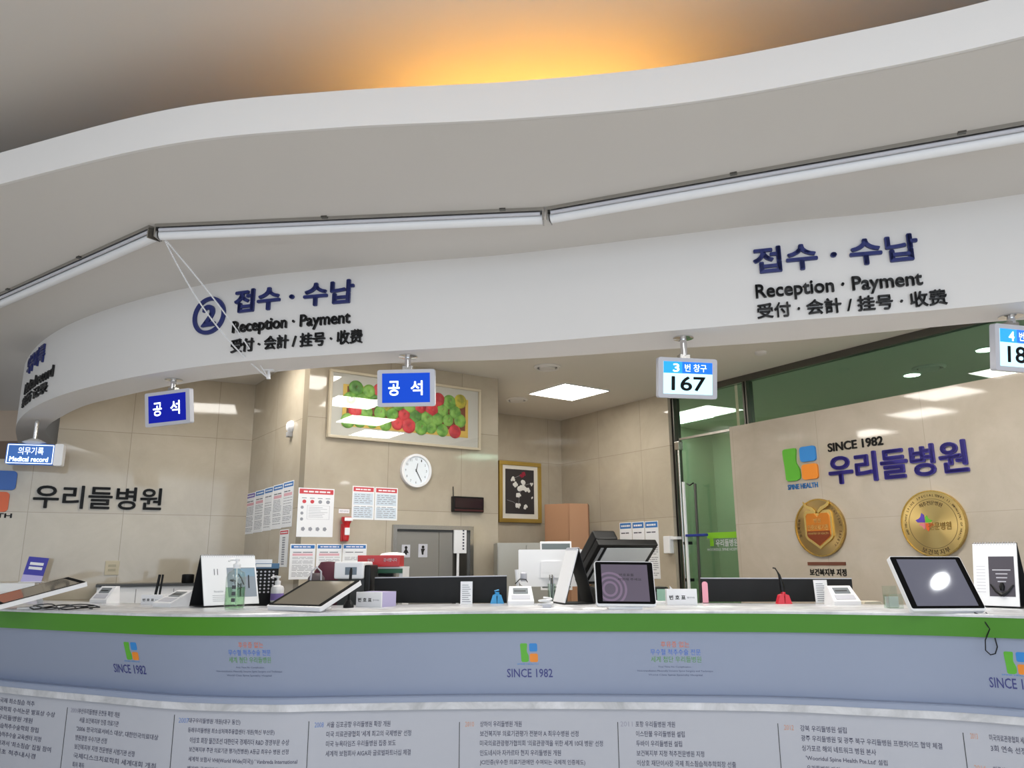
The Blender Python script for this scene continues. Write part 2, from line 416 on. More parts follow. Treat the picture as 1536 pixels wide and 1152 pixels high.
# inner ceiling
struct(MB().prismz([(-3.0, 8.1), (-4.25, 7.1), (-3.60, 6.0), (-2.43, 5.05), (-1.4, 4.6), (0.06, 4.3), (1.53, 3.95), (2.49, 3.6), (3.9, 2.9), (5.4, 3.2), (6.8, 6.4), (4.5, 10.5), (0.6, 10.5), (-2.6, 8.8)], Z_IN, Z_IN + 0.04).build('ceiling_office', M_CEIL))
# lobby wall far beyond the left end of the bulkhead
M_FAR = mat('far_wall_paint', (198, 178, 158), 0.5); M_FARB = mat('far_wall_brown', (128, 104, 86), 0.35)
struct(MB().box((-9, 8.6, 0), (-3.6, 8.7, 2.75)).build('wall_far_low', M_FARB))
struct(MB().box((-9, 8.6, 2.75), (-3.6, 8.7, Z_TOP)).build('wall_far', M_FAR))

# glass partition to the corridor on the right
M_GGREEN = glass_mat('green_glass', (0.60, 0.765, 0.69), 1.0, base=0.07)
gl = bpy.data.objects.new('window_1', None); COL.objects.link(gl); struct(gl); gl.location = (W_R.a.x, W_R.a.y, 0); gl.rotation_euler = (0, 0, W_R.ang)
zT = W_R.uv(1020, 658)[1]
MB().box((uG + 0.05, 0.082, zT + 0.02), (uP + 0.02, 0.09, Z_IN - 0.06)).build('pane', M_GGREEN, gl)
MB().box((uP + 0.06, 0.082, 0.1), (7.0, 0.09, Z_IN - 0.06)).build('pane', M_GGREEN, gl)
MB().box((uG, 0.05, Z_IN - 0.06), (7.0, 0.12, Z_IN)).build('head_rail', M_STEELD, gl)
for uu, ww in ((uG + 0.015, 0.05), (W_R.uv(1113, 600)[0], 0.05)):
    mb = MB()
    mb.box((uu - ww / 2, 0.04, zP if uu > uP - 0.1 else 0), (uu - ww / 2 + 0.018, 0.13, Z_IN - 0.06))
    mb.box((uu + ww / 2 - 0.018, 0.04, zP if uu > uP - 0.1 else 0), (uu + ww / 2, 0.13, Z_IN - 0.06))
    mb.box((uu - ww / 2 + 0.018, 0.07, zP if uu > uP - 0.1 else 0), (uu + ww / 2 - 0.018, 0.11, Z_IN - 0.06))
    mb.build('mullion', M_STEELD, gl)
gd = bpy.data.objects.new('door_1', None); COL.objects.link(gd); struct(gd); gd.location = gl.location; gd.rotation_euler = gl.rotation_euler
MB().box((uG + 0.05, 0.08, 0.02), (uP + 0.02, 0.092, zT)).build('glass_leaf', M_GGREEN, gd)
MB().box((uG + 0.05, 0.07, zT), (uP + 0.02, 0.10, zT + 0.022)).build('door_head', M_STEEL, gd)
M_STICK = mat('green_film', (128, 190, 40), 0.5)
a = W_R.uv(1052, 799); b = W_R.uv(1104, 806)
MB().box((a[0], 0.076, b[1]), (uP, 0.0795, a[1])).build('film_strip', M_STICK, gd)
a = W_R.uv(1056, 808); b = W_R.uv(1062, 819); MB().box((a[0], 0.077, b[1]), (b[0], 0.0795, a[1])).build('film_logo', M_STICK, gd)
letters('film_lettering', '우리들병원', M_LGREY, gd, W_R.mid((1065, 809, 820, 1098, 808, 819)), 0.08, 0.002, 0.01)
letters('film_lettering', 'WOORIDUL SPINE HOSPITAL', M_LGREY, gd, W_R.mid((1052, 822, 826, 1104, 822, 826)), 0.08, 0.002, 0.0)
# corridor behind the glass
nR = Vector((dR.y, -dR.x)); 
W_K = Wall((PE[0] - nR.x * 2.3 + dR.x * -0.6, PE[1] - nR.y * 2.3 + dR.y * -0.6), (PE[0] - nR.x * 2.3 + dR.x * 8, PE[1] - nR.y * 2.3 + dR.y * 8))
M_COR = mat('corridor_paint', (196, 202, 176), 0.6)
W_K.build('wall_corridor', M_COR, 0, W_K.L, 0, Z_IN)
W_K2 = Wall((PE[0] - nR.x * 2.3 + dR.x * 0.2, PE[1] - nR.y * 2.3 + dR.y * 0.2), (PE[0] + dR.x * 0.6, PE[1] + dR.y * 0.6))
W_K2.build('wall_corridor_end', M_COR, 0, W_K2.L - 0.2, 0, Z_IN)

# restroom door in the pier (steel double leaf)
u0, z1 = W_C.uv(588, 787); u1, _ = W_C.uv(708, 787)
dr = bpy.data.objects.new('door_2', None); COL.objects.link(dr); struct(dr); dr.location = W_C.at(0, 0); dr.rotation_euler = (0, 0, W_C.ang)
fw = 0.035
mb = MB(); mb.box((u0, -0.03, 0), (u0 + fw, 0.0, z1)); mb.box((u1 - fw, -0.03, 0), (u1, 0.0, z1)); mb.box((u0 + fw, -0.03, z1 - fw), (u1 - fw, 0, z1))
mb.build('door_frame', M_STEEL, dr)
M_DOOR = mat('door_steel', (150, 148, 144), 0.3, 0.45)
us = W_C.uv(657, 830)[0]; us2 = W_C.uv(678, 830)[0]
MB().box((u0 + fw, -0.008, 0), (us, 0, z1 - fw - 0.02)).build('door_leaf', M_DOOR, dr)
MB().box((us + 0.006, -0.010, 0), (us2, 0, z1 - fw - 0.02)).build('door_leaf', M_DOOR, dr)
MB().box((us2, -0.004, 0), (u1 - fw, 0, z1 - fw)).build('door_reveal', M_STEELD, dr)
MB().box((u0 + fw, -0.016, z1 - fw - 0.02), (u1 - fw, 0, z1 - fw)).build('door_head', M_DGREY, dr)
for i, (xa, ya, xb, yb) in enumerate(((602, 817, 614, 836), (627, 816, 640, 836))):
    a = W_C.uv(xa, ya); b = W_C.uv(xb, yb)
    p = MB().box((a[0], -0.011, b[1]), (b[0], -0.008, a[1])).build('sign_plate', M_LGREY, dr)
    cx = (a[0] + b[0]) / 2; cz = (a[1] + b[1]) / 2; h = (a[1] - b[1])
    mb = MB()
    mb.prism([(cx + 0.013 * math.cos(t * 0.5236), cz + h * 0.27 + 0.013 * math.sin(t * 0.5236)) for t in range(12)], -0.0125, -0.011)
    if i == 0: mb.prism([(cx - 0.006, cz + h * 0.16), (cx - 0.026, cz - h * 0.16), (cx - 0.009, cz - h * 0.16), (cx - 0.009, cz - h * 0.3), (cx + 0.009, cz - h * 0.3), (cx + 0.009, cz - h * 0.16), (cx + 0.026, cz - h * 0.16), (cx + 0.006, cz + h * 0.16)][::-1], -0.0125, -0.011)
    else: mb.prism([(cx - 0.02, cz + h * 0.15), (cx - 0.014, cz - h * 0.12), (cx - 0.01, cz - h * 0.3), (cx + 0.004, cz - h * 0.3), (cx + 0.006, cz - h * 0.1), (cx + 0.02, cz + h * 0.15)], -0.0125, -0.011)
    mb.build('pictogram', M_INK, p, fix=True)

# ================================================================== CEILING LAMPS, VENTS
M_LAMP = mat('lamp_diffuser', (255, 255, 255), 0.5, emit=(255, 251, 243), strength=16.0)
def led_panel(label, x, y, ang, z=Z_IN):
    t = thing('ceiling_light', label, 'ceiling light', (x, y, z), ang, 'square office ceiling lights')
    mb = MB(); h = 0.30; f = 0.012
    for (a0, b0, a1, b1) in ((-h, -h, h, -h + f), (-h, h - f, h, h), (-h, -h + f, -h + f, h - f), (h - f, -h + f, h, h - f)): mb.box((a0, b0, -0.012), (a1, b1, 0))
    mb.build('light_frame', M_WHITE, t)
    MB().box((-h + f, -h + f, -0.008), (h - f, h - f, -0.002)).build('diffuser', M_LAMP, t)
    return t
AC = math.radians(36)
led_panel('square white ceiling light glowing in front of the niche with the flower picture', 0.58, 7.70, AC)
for lx, ly in ((-2.15, 5.95), (-0.8, 5.35), (0.35, 5.2), (1.35, 4.75), (2.3, 4.35)):
    led_panel('square white office ceiling light hidden above the inner edge of the curved bulkhead', lx, ly, AC)
def vent(name, label, px, py, r, z=Z_IN):
    p = atz(px, py, z); t = thing(name, label, 'vent', (p.x, p.y, z))
    MB().lathe([(r, -0.002), (r, -0.012), (r * 0.86, -0.022), (r * 0.8, -0.014)][::-1] and [(r, 0), (r, -0.010), (r * 0.86, -0.020), (r * 0.78, -0.012), (r * 0.78, 0)][::-1], 32).build('outer_ring', M_SOFFIT, t)
    MB().lathe([(r * 0.74, -0.003), (r * 0.74, 0)], 32).build('duct_opening', M_DGREY, t)
    MB().lathe([(r * 0.62, -0.016), (r * 0.5, -0.024), (r * 0.62, -0.004)][::-1] and [(r * 0.3, -0.026), (r * 0.58, -0.02), (r * 0.62, -0.012), (r * 0.6, -0.004)], 32).build('centre_cone', M_SOFFIT, t)
vent('ceiling_vent', 'round white ceiling vent between the bulkhead and the square light', 821, 550, 0.12)
vent('ceiling_vent', 'round white ceiling vent next to the edge of the stone pier', 775, 599, 0.12)
p = atz(1141, 528, Z_IN)
tag(MB().lathe([(0.02, -0.03), (0.045, -0.02), (0.05, 0)], 20).build('smoke_detector', M_SOFFIT, loc=(p.x, p.y, Z_IN)), 'small round detector on the office ceiling before the green glass', 'detector')
# corridor ceiling: downlights and a vent behind the glass
for i, (px, py) in enumerate(((1368, 562), (1478, 524))):
    p = atz(px, py, Z_IN)
    t = thing('downlight', ('round downlight glowing behind the green glass above the stone panel', 'round downlight behind the green glass beside the number four display')[i], 'downlight', (p.x, p.y, Z_IN))
    MB().lathe([(0.07, -0.006), (0.085, -0.004), (0.085, 0)], 24).build('trim_ring', M_WHITE, t)
    MB().lathe([(0.068, -0.009), (0.068, -0.006)], 24).build('lamp_face', M_LAMP, t)
vent('ceiling_vent', 'round dark-rimmed vent in the corridor ceiling behind the green glass', 1393, 551, 0.14)
# unseen fill lights, added to brighten the corridor behind the glass
for k, off in ((0.9, 1.1), (6.2, 1.2), (6.2, 2.0)):
    q = Vector(PE) + dR * k - nR * off
    t = thing('corridor_fill', 'square fill light added out of sight in the corridor behind the stone panel', 'ceiling light', (q.x, q.y, Z_IN), W_R.ang, 'added corridor fill lights')
    MB().box((-0.3, -0.3, -0.012), (0.3, 0.3, -0.004)).build('lamp_face', M_LAMP, t)
    MB().box((-0.31, -0.31, -0.006), (0.31, 0.31, 0)).build('light_frame', M_WHITE, t)

# amber lamps in the light cove
M_AMB = mat('amber_tube', (255, 200, 90), 0.5, emit=(255, 188, 82), strength=42.0)
for i in range(4):
    x = -0.36 + i * 0.30; n = min(range(len(BAND.p)), key=lambda k: abs(BAND.p[k].x - x)); y = BAND.p[n].y + 0.62
    d = BAND.p[n + 1] - BAND.p[n - 1]; ang = math.atan2(d.y, d.x)
    t = thing('cove_lamp', 'amber cove lamp hidden behind the white curved band', 'cove lamp', (x, y, Z_UP + 0.05), ang, 'amber lamps in the light cove')
    MB().box((-0.15, -0.03, 0), (0.15, 0.03, 0.03)).build('lamp_holder', M_WPL, t)
    MB().tube([(-0.14, 0, 0.045), (0.14, 0, 0.045)], 0.015, 10).build('lamp_tube', M_AMB, t)
p = aty(577, 127, 2.80)
t = tag(MB().box((-0.02, -0.01, 0), (0.03, 0.02, Z_UP + 0.175 - 3.15), bev=0.002).build('junction_box', M_DGREY, loc=(p.x, 2.83, 3.15)), 'small dark box peeking over the white curved band', 'junction box')

# ================================================================== BULKHEAD SIGNS
def fascia_sign(label, rows, num=None):
    """rows: (text, material, bold, (xl, ytl, ybl, xr, ytr, ybr), part name)"""
    xl, tl, bl, xr, tr, br = rows[0][3]
    lo = min((px_of((*FAS.at(FAS.L * k / 400)[0], 2.8))[0], FAS.L * k / 400) for k in range(0, 240))[1]
    tm, zm = FAS.locate((xl + xr) / 2, (tl + br) / 2, 2.8, lo); pm, _ = FAS.at(tm); O = (pm.x, pm.y, zm)
    t = thing('lettering_sign', label, 'sign', O)
    for body, m, bold, (xl, tl, bl, xr, tr, br), nm in rows:
        a = FAS.locate(xl, (tl + bl) / 2, 2.8, lo); c = FAS.locate(xr, (tr + br) / 2, 2.8, lo)
        zt = (FAS.locate(xl, tl, 2.8, lo)[1] + FAS.locate(xr, tr, 2.8, lo)[1]) / 2; zb = (FAS.locate(xl, bl, 2.8, lo)[1] + FAS.locate(xr, br, 2.8, lo)[1]) / 2
        words_of(nm, body, m, t, (0, zb, c[0] - a[0], zt), -0.001, 0.014, bold, FAS.fn(a[0], O))
    if num:
        px, py, rx, ry = num
        t0, z0 = FAS.locate(px, py, 2.8, lo); tw = FAS.locate(px + rx, py, 2.8, lo)[0] - t0; zh = (FAS.locate(px, py - ry, 2.8, lo)[1] - z0)
        f = FAS.fn(t0, O); mb = MB(); N = 40; R = [[], [], [], []]
        for k in range(N + 1):
            a = 2 * math.pi * k / N
            for q, (s, wv) in enumerate(((1, -0.001), (1, -0.015), (0.8, -0.015), (0.8, -0.001))): R[q].append(f(s * tw * math.cos(a), z0 + s * zh * math.sin(a), wv))
        mb.rows(R, closed=True, smooth=False).build('number_ring', M_NAVY, t)
        letters('numeral', '2', M_NAVY, t, (-tw * 0.42, z0 - zh * 0.58, tw * 0.42, z0 + zh * 0.58), -0.001, 0.014, 0.03, f, flat=False)
    return t
fascia_sign('navy and black reception and payment lettering on the bulkhead above the gold medallions', [
    ('접수 · 수납', M_NAVY, 0.028, (1131, 376, 416, 1377, 347, 387), 'korean_lettering'),
    ('Reception · Payment', M_INK, 0.016, (1135, 431, 457, 1383, 404, 432), 'english_lettering'),
    ('受付 · 会計 / 挂号 · 收费', M_INK, 0.016, (1136, 460, 483, 1420, 431, 453), 'chinese_lettering')])
fascia_sign('navy and black reception and payment lettering with a circled 2 on the bulkhead', [
    ('접수 · 수납', M_NAVY, 0.028, (354, 437, 471, 531, 419, 455), 'korean_lettering'),
    ('Reception · Payment', M_INK, 0.016, (351, 480, 504, 527, 470, 493), 'english_lettering'),
    ('受付 · 会計 / 挂号 · 收费', M_INK, 0.016, (349, 508, 530, 546, 496, 515), 'chinese_lettering')], num=(316, 474, 23, 28))
fascia_sign('navy and black medical record lettering seen edge-on at the rounded end of the bulkhead', [
    ('의무기록', M_NAVY, 0.028, (44, 536, 559, 68, 520, 545), 'korean_lettering'),
    ('Medical record', M_INK, 0.016, (40, 573, 588, 81, 554, 568), 'english_lettering'),
    ('病历 记录', M_INK, 0.016, (36, 594, 608, 72, 577, 592), 'chinese_lettering')])

# roller blinds under the soffit
BL = [(-4.6, 5.62), (-3.90, 5.155), (-1.833, 3.693), (0.176, 3.522), (2.066, 2.789), (3.1, 2.36)]
def blind(label, a, b, chain=False):
    wl = Wall(a, b); t = thing('roller_blind', label, 'roller blind', (a[0], a[1], Z_UP), wl.ang, 'roller blinds under the soffit')
    L = wl.L - 0.012
    MB().box((0.012, -0.035, -0.018), (L, 0.035, 0)).build('head_rail', M_STEEL, t)
    MB().tube([(0.02, 0.012, -0.044), (L - 0.01, 0.012, -0.044)], 0.025, 14).build('roller', M_WPL, t)
    MB().tube([(0.03, -0.024, -0.03), (L - 0.02, -0.024, -0.03)], 0.009, 10).build('hem_bar', M_LGREY, t)
    for x in (0.012, L - 0.006): MB().box((x - 0.003, -0.034, -0.068), (x + 0.004, 0.036, 0)).build('bracket', M_STEEL, t)
    for k in range(1, int(L / 0.9) + 1): MB().box((k * 0.9 - 0.015, -0.045, -0.008), (k * 0.9 + 0.015, -0.035, 0)).build('clip', M_STEELD, t)
    return t
blind('white roller blind between the rounded bulkhead end and the bead chain', BL[1], BL[2])
blind('white roller blind over the circled 2, in the middle of three', BL[2], BL[3])
blind('white roller blind nearest the gold medallions side', BL[3], (BL[5][0], BL[5][1]))
# bead chain from the blind to a clip under the bulkhead
A = Vector((BL[2][0] + 0.03, BL[2][1] + 0.02, Z_UP - 0.05)); B = aty(403, 562, 4.63); B = Vector((B.x, B.y, Z_SOF - 0.055))
t = thing('bead_chain', 'white bead chain hanging slack from the blind to the bulkhead clip', 'chain', A)
def sag(o, dz, drop):
    mb = MB(); N = 110
    for k in range(N + 1):
        f = k / N; p = A.lerp(B, f) + o * math.sin(math.pi * f) + Vector((0, 0, -drop * 4 * f * (1 - f) + dz * (1 - f))) - A
        mb.lathe([(0.0012, -0.0055), (0.0042, -0.002), (0.0042, 0.002), (0.0012, 0.0055)], 6, Matrix.Translation(p), True)
    return mb
sag(Vector((-0.03, -0.02, 0)), 0, 0.05).build('bead_strand', M_WPL, t)
sag(Vector((0.03, -0.02, 0)), 0.0, 0.0).build('bead_strand', M_WPL, t)
t = thing('chain_clip', 'small white clip under the bulkhead holding the bead chain', 'clip', (B.x, B.y, Z_SOF))
MB().box((-0.03, -0.012, -0.008), (0.03, 0.012, 0)).build('clip_plate', M_WPL, t)
MB().tube([(0, 0, -0.008), (0, 0, -0.06)], [0.008, 0.013], 10).build('clip_hook', M_WPL, t)

# hanging counter displays
def solve_face(px4, z_hint_y, w=None):
    pts = [aty(x, y, z_hint_y) for x, y in px4]; return pts
M_SCRB = mat('screen_blue', (4, 10, 30), 0.5, spec=0.15, emit=(16, 80, 222), strength=0.85)
M_SCRD = mat('screen_deep_blue', (3, 5, 20), 0.5, spec=0.15, emit=(8, 26, 166), strength=0.85)
M_SCRC = mat('screen_cyan', (30, 140, 220), 0.25, emit=(28, 146, 240), strength=0.9)
M_SCRC2 = mat('screen_mid_blue', (20, 100, 210), 0.25, emit=(16, 104, 226), strength=0.9)
M_SCRW = mat('screen_pale', (190, 236, 250), 0.25, emit=(186, 240, 255), strength=0.9)
M_SCRT = mat('screen_white', (240, 248, 255), 0.3, emit=(235, 246, 255), strength=1.0)
def hanging_display(label, plate_px, frame_px, yaw, draw, dist, tilt=8):
    """plate_px: where the ceiling plate is seen; frame_px: left, top, right, bottom of the casing"""
    c = aty((frame_px[0] + frame_px[2]) / 2, (frame_px[1] + frame_px[3]) / 2, dist)
    mpp = dist / 1154 * 1.0
    W_ = (frame_px[2] - frame_px[0]) * mpp * 1.06 / max(0.7, math.cos(yaw)); H_ = (frame_px[3] - frame_px[1]) * mpp * 1.05
    t = thing('counter_display', label, 'display', (c.x, c.y + 0.02, Z_SOF), yaw, 'displays hanging over the counter')
    dz = c.z - Z_SOF
    T = Matrix.Translation((0, -0.02, dz)) @ Matrix.Rotation(math.radians(tilt), 4, 'X')
    b = MB().prism(rrect(-W_ / 2, -H_ / 2, W_ / 2, H_ / 2, 0.012), -0.012, 0.02).build('casing', M_LGREY, t, M=T)
    s = draw(b, W_ * 0.83, H_ * 0.80)
    MB().lathe([(0.055, 0), (0.055, -0.006), (0.02, -0.012)][::-1], 24).build('ceiling_plate', M_CHROME, t)
    zt = dz + H_ / 2
    MB().tube([(0, 0, -0.01), (0, 0, zt + 0.02)], 0.018, 14).build('stem', M_CHROME, t)
    MB().box((-0.03, -0.015, zt - 0.04), (0.03, 0.028, zt + 0.03), bev=0.004).build('stem_bracket', M_STEEL, t)
def scr_absent(m):
    def d(b, W_, H_):
        s = MB().box((-W_ / 2, -0.0135, -H_ / 2), (W_ / 2, -0.012, H_ / 2)).build('screen', m, b)
        letters('screen_text', '공', M_SCRT, s, (-W_ * 0.37, -H_ * 0.26, -W_ * 0.13, H_ * 0.24), -0.0135, 0.001, 0.02)
        letters('screen_text', '석', M_SCRT, s, (W_ * 0.10, -H_ * 0.26, W_ * 0.35, H_ * 0.24), -0.0135, 0.001, 0.02)
        return s
    return d
def scr_number(n, txt):
    def d(b, W_, H_):
        s = MB().box((-W_ / 2, -0.0135, -H_ / 2), (W_ / 2, -0.012, H_ / 2)).build('screen', M_SCRW, b)
        MB().box((-W_ / 2, -0.0145, H_ * 0.14), (-W_ * 0.12, -0.0135, H_ / 2)).build('window_number_bar', M_SCRC, s)
        MB().box((-W_ * 0.12, -0.0145, H_ * 0.14), (W_ / 2, -0.0135, H_ / 2)).build('window_bar', M_SCRC2, s)
        letters('window_number', n, M_SCRT, s, (-W_ * 0.31, H_ * 0.18, -W_ * 0.18, H_ * 0.44), -0.0145, 0.001, 0.02)
        letters('window_text', '번 창구', M_SCRT, s, (-W_ * 0.07, H_ * 0.2, W_ * 0.38, H_ * 0.44), -0.0145, 0.001, 0.01)
        letters('queue_number', txt, M_INK, s, (-W_ * 0.34, -H_ * 0.40, W_ * 0.36, H_ * 0.05), -0.0135, 0.001, 0.02)
        return s
    return d
hanging_display('blue hanging display reading 공석 in front of the apple painting', (612, 535), (568, 555, 652, 609), math.radians(-4), scr_absent(M_SCRB), 4.30)
hanging_display('deep blue hanging display reading 공석 in front of the plain stone wall', (259, 568), (214, 587, 295, 637), math.radians(-25), scr_absent(M_SCRD), 4.86)
hanging_display('hanging display reading window 3 and number 167 before the glass door', (1025, 517), (985, 538, 1074, 597), math.radians(11), scr_number('3', '167'), 3.95)
hanging_display('hanging display reading window 4, cut by the picture edge', (1524, 465), (1481, 489, 1575, 558), math.radians(16), scr_number('4', '184'), 3.60)
# lit medical record sign
c = aty(40, 682, 6.3)
M_SIGNB = mat('sign_blue', (52, 108, 190), 0.4, emit=(60, 112, 190), strength=0.25)
t = thing('hanging_sign', 'blue medical record sign hanging below the rounded bulkhead end', 'sign', (c.x + 0.05, c.y, Z_SOF), math.radians(16))
dz = c.z - Z_SOF
b = MB().prism(rrect(-0.185, dz - 0.085, 0.165, dz + 0.085, 0.018), -0.03, 0.03).build('sign_box', M_SIGNB, t)
MB().prism(rrect(0.166, dz - 0.09, 0.23, dz + 0.09, 0.012), -0.04, 0.04).build('sign_end', M_WPL, t)
mb = MB(); 
for (a0, b0, a1, b1) in ((-0.178, -0.078, 0.158, -0.072), (-0.178, 0.072, 0.158, 0.078), (-0.178, -0.072, -0.172, 0.072), (0.152, -0.072, 0.158, 0.072)): mb.box((a0, -0.032, dz + b0), (a1, -0.03, dz + b1))
mb.build('border_line', M_SCRT, b)
letters('korean_lettering', '의무기록', M_SCRT, b, (-0.10, dz - 0.005, 0.085, dz + 0.058), -0.03, 0.002, 0.01)
letters('english_lettering', 'Medical record', M_SCRT, b, (-0.155, dz - 0.062, 0.125, dz - 0.022), -0.03, 0.002, 0.02)
MB().tube([(0, 0, 0), (0, 0, dz + 0.08)], 0.014, 12).build('stem', M_CHROME, t)
MB().lathe([(0.06, dz + 0.084), (0.09, dz + 0.10), (0.03, dz + 0.13)], 20).build('stem_cap', M_WPL, t)

# ================================================================== WALL SIGNS
def logo(parent, wall, box, dep, pre=''):
    """the three-block clinic emblem filling the wall box (u0, z0, u1, z1): green block, blue and orange squares"""
    u0, z0, u1, z1 = box; w_ = u1 - u0; h = z1 - z0
    U = lambda a: u0 + a * w_; Z = lambda a: z0 + a * h
    g = [(0.05, 0.06), (0.10, 0.0), (0.36, 0.0), (0.46, 0.05), (0.48, 0.16), (0.47, 0.34), (0.43, 0.44), (0.39, 0.52), (0.375, 0.62), (0.385, 0.74), (0.40, 0.84), (0.41, 0.94), (0.39, 0.99), (0.35, 1.0), (0.06, 1.0), (0.01, 0.97), (0.0, 0.9), (0.01, 0.7), (0.03, 0.5), (0.04, 0.3)]
    MB().prism([(U(a), Z(b)) for a, b in g], -dep, 0).build('green_block', M_LGREEN, parent)
    MB().prism(rrect(U(0.52), Z(0.54), U(0.98), Z(1.0), w_ * 0.08), -dep, 0).build('blue_block', M_LGBLUE, parent)
    MB().prism(rrect(U(0.54), Z(0.0), U(1.0), Z(0.46), w_ * 0.08), -dep, 0).build('orange_block', M_LGORANGE, parent)
# right: clinic name on the stone panel
b0 = W_R.uv(1177, 722); b1 = W_R.uv(1226, 669); lb = W_R.mid((1177, 674, 723, 1227, 668, 718))
t = thing('wall_sign', 'blue clinic name sign with coloured emblem and SINCE 1982 on the stone panel', 'sign', W_R.at(0, 0), W_R.ang)
logo(t, W_R, lb, 0.018)
letters('emblem_lettering', 'SPINE HEALTH', M_LGBLUE, t, W_R.mid((1182, 727, 735, 1227, 723, 731)), 0.0, 0.004, 0.03, flat=False)
words_of('since_lettering', 'SINCE 1982', M_INK, t, W_R.mid((1242, 664, 677, 1325, 655, 669)), 0.0, 0.008, 0.025)
M_VIO = mat('violet_letter', (58, 48, 150), 0.35)
letters('name_lettering', '우리들병원', M_VIO, t, W_R.mid((1244, 681, 725, 1453, 662, 712)), 0.0, 0.018, 0.026, flat=False)
# left: the same name in black with the emblem at the frame edge
t = thing('wall_sign', 'black clinic name sign with an emblem on the stone wall under the bulkhead end', 'sign', W_L.at(0, 0), W_L.ang)
letters('name_lettering', '우리들병원', M_INK, t, W_L.mid((50, 727, 763, 243, 732, 765)), 0.0, 0.018, 0.018, flat=False)
a = W_L.uv(27, 707); c = W_L.uv(-18, 768); u0 = c[0]; w_ = a[0] - u0
MB().prism(rrect(u0 + w_ * 0.0, W_L.uv(5, 735)[1], a[0], a[1], 0.03), -0.018, 0).build('blue_block', mat('sign_deep_blue', (24, 92, 176), 0.4), t)
MB().prism(rrect(u0 - 0.03, W_L.uv(5, 768)[1], a[0] - 0.035, W_L.uv(5, 738)[1], 0.03), -0.018, 0).build('orange_block', M_LORED, t)
MB().prism(rrect(u0 - 0.33, W_L.uv(5, 768)[1], u0 - 0.05, a[1], 0.05), -0.018, 0).build('green_block', M_LGREEN, t)
letters('emblem_lettering', 'SPINE HEALTH', M_INK, t, (u0 - 0.38, W_L.uv(10, 777)[1], W_L.uv(18, 774)[0], W_L.uv(10, 770)[1]), 0, 0.004, 0.03, flat=False)
# gold medallions, brushed in circles
for _nm, _c in (('gold_brushed_dark', (186, 158, 106)), ('gold_brushed', (214, 186, 122))):
    _m = mat(_nm, _c, 0.32, 1.0); _b = _m.node_tree.nodes['Principled BSDF']; _b.inputs['Anisotropic'].default_value = 0.85
    _t = _m.node_tree.nodes.new('ShaderNodeTangent'); _t.direction_type = 'RADIAL'; _t.axis = 'Y'
    _m.node_tree.links.new(_t.outputs[0], _b.inputs['Tangent'])
def arc_text(mb, body, r, a_mid, size, front, dep, inside=False, step=None, bold=0.01):
    n = len(body); step = step or size * 1.05 / r
    for i, ch in enumerate(body):
        if ch == ' ': continue
        a = a_mid + ((n - 1) / 2 - i) * step * (1 if not inside else -1)
        cx, cz = r * math.cos(a), r * math.sin(a); rot = a - math.pi / 2 if not inside else a + math.pi / 2
        vs, fs, x0, x1, y0, y1 = glyphs(ch, bold)
        sc = size / 0.85
        P = []
        for x, y, z in vs:
            u = (x - (x0 + x1) / 2) * sc; v = (y - 0.36) * sc
            P.append((cx + u * math.cos(rot) - v * math.sin(rot), front - dep * (z + 0.5), cz + u * math.sin(rot) + v * math.cos(rot)))
        mb.add(P, fs)
    return mb
def disc(mb, r0, y0, y1, n=64):
    return mb.prism([(r0 * math.cos(2 * math.pi * k / n), r0 * math.sin(2 * math.pi * k / n)) for k in range(n)], y0, y1)
def ringy(mb, r0, r1, y0, y1, n=64):
    R = [[], [], [], []]
    for k in range(n + 1):
        a = 2 * math.pi * k / n
        for q, (r, y) in enumerate(((r0, y0), (r1, y0), (r1, y1), (r0, y1))): R[q].append((r * math.cos(a), y, r * math.sin(a)))
    return mb.rows(R, closed=True, smooth=False)
ca = W_R.uv(1191, 790); cb = W_R.uv(1275, 790); cu = (ca[0] + cb[0]) / 2; ct = W_R.uv(1233, 747)[1]; cbm = W_R.uv(1233, 836)[1]; r = (ct - cbm) / 2 * 0.98
t = W_R.mount('medallion', 'smaller gold medallion with an orange winged shield on the stone panel', 'plaque', cu, (ct + cbm) / 2)
disc(MB(), r, -0.022, 0).build('disc', mat('gold_brushed_dark', (186, 160, 112), 0.2, 1.0), t)
ringy(MB(), r * 0.955, r, -0.028, -0.022).build('rim', M_GOLD, t)
arc_text(MB(), 'PATIENT SAFETY', r * 0.84, 0, r * 0.10, -0.022, 0.002, step=0.125).build('rim_lettering', M_BRONZE, t, fix=False)
arc_text(MB(), '보건복지부', r * 0.84, math.pi, r * 0.11, -0.022, 0.002, step=0.16).build('rim_lettering', M_BRONZE, t, fix=False)
k = r
sh = [(-0.56, 0.5), (-0.48, 0.6), (-0.14, 0.60), (0, 0.44), (0.14, 0.60), (0.48, 0.6), (0.56, 0.5), (0.56, -0.3), (0.5, -0.4), (0, -0.74), (-0.5, -0.4), (-0.56, -0.3)]
MB().prism([(x * k, z * k) for x, z in sh], -0.034, -0.022).build('shield_border', M_GOLDL, t)
si = [(x * 0.84, z * 0.84 - 0.01) for x, z in sh]
s = MB().prism([(x * k, z * k) for x, z in si], -0.040, -0.034).build('shield', mat('shield_orange', (206, 124, 40), 0.3, 0.3), t)
s2 = [(-0.46, -0.12), (0.46, -0.12), (0.46, -0.27), (0.4, -0.345), (0, -0.62), (-0.4, -0.345), (-0.46, -0.27)]
MB().prism([(x * k, z * k) for x, z in s2], -0.042, -0.040).build('shield_band', mat('shield_brown', (132, 62, 34), 0.35, 0.3), t)
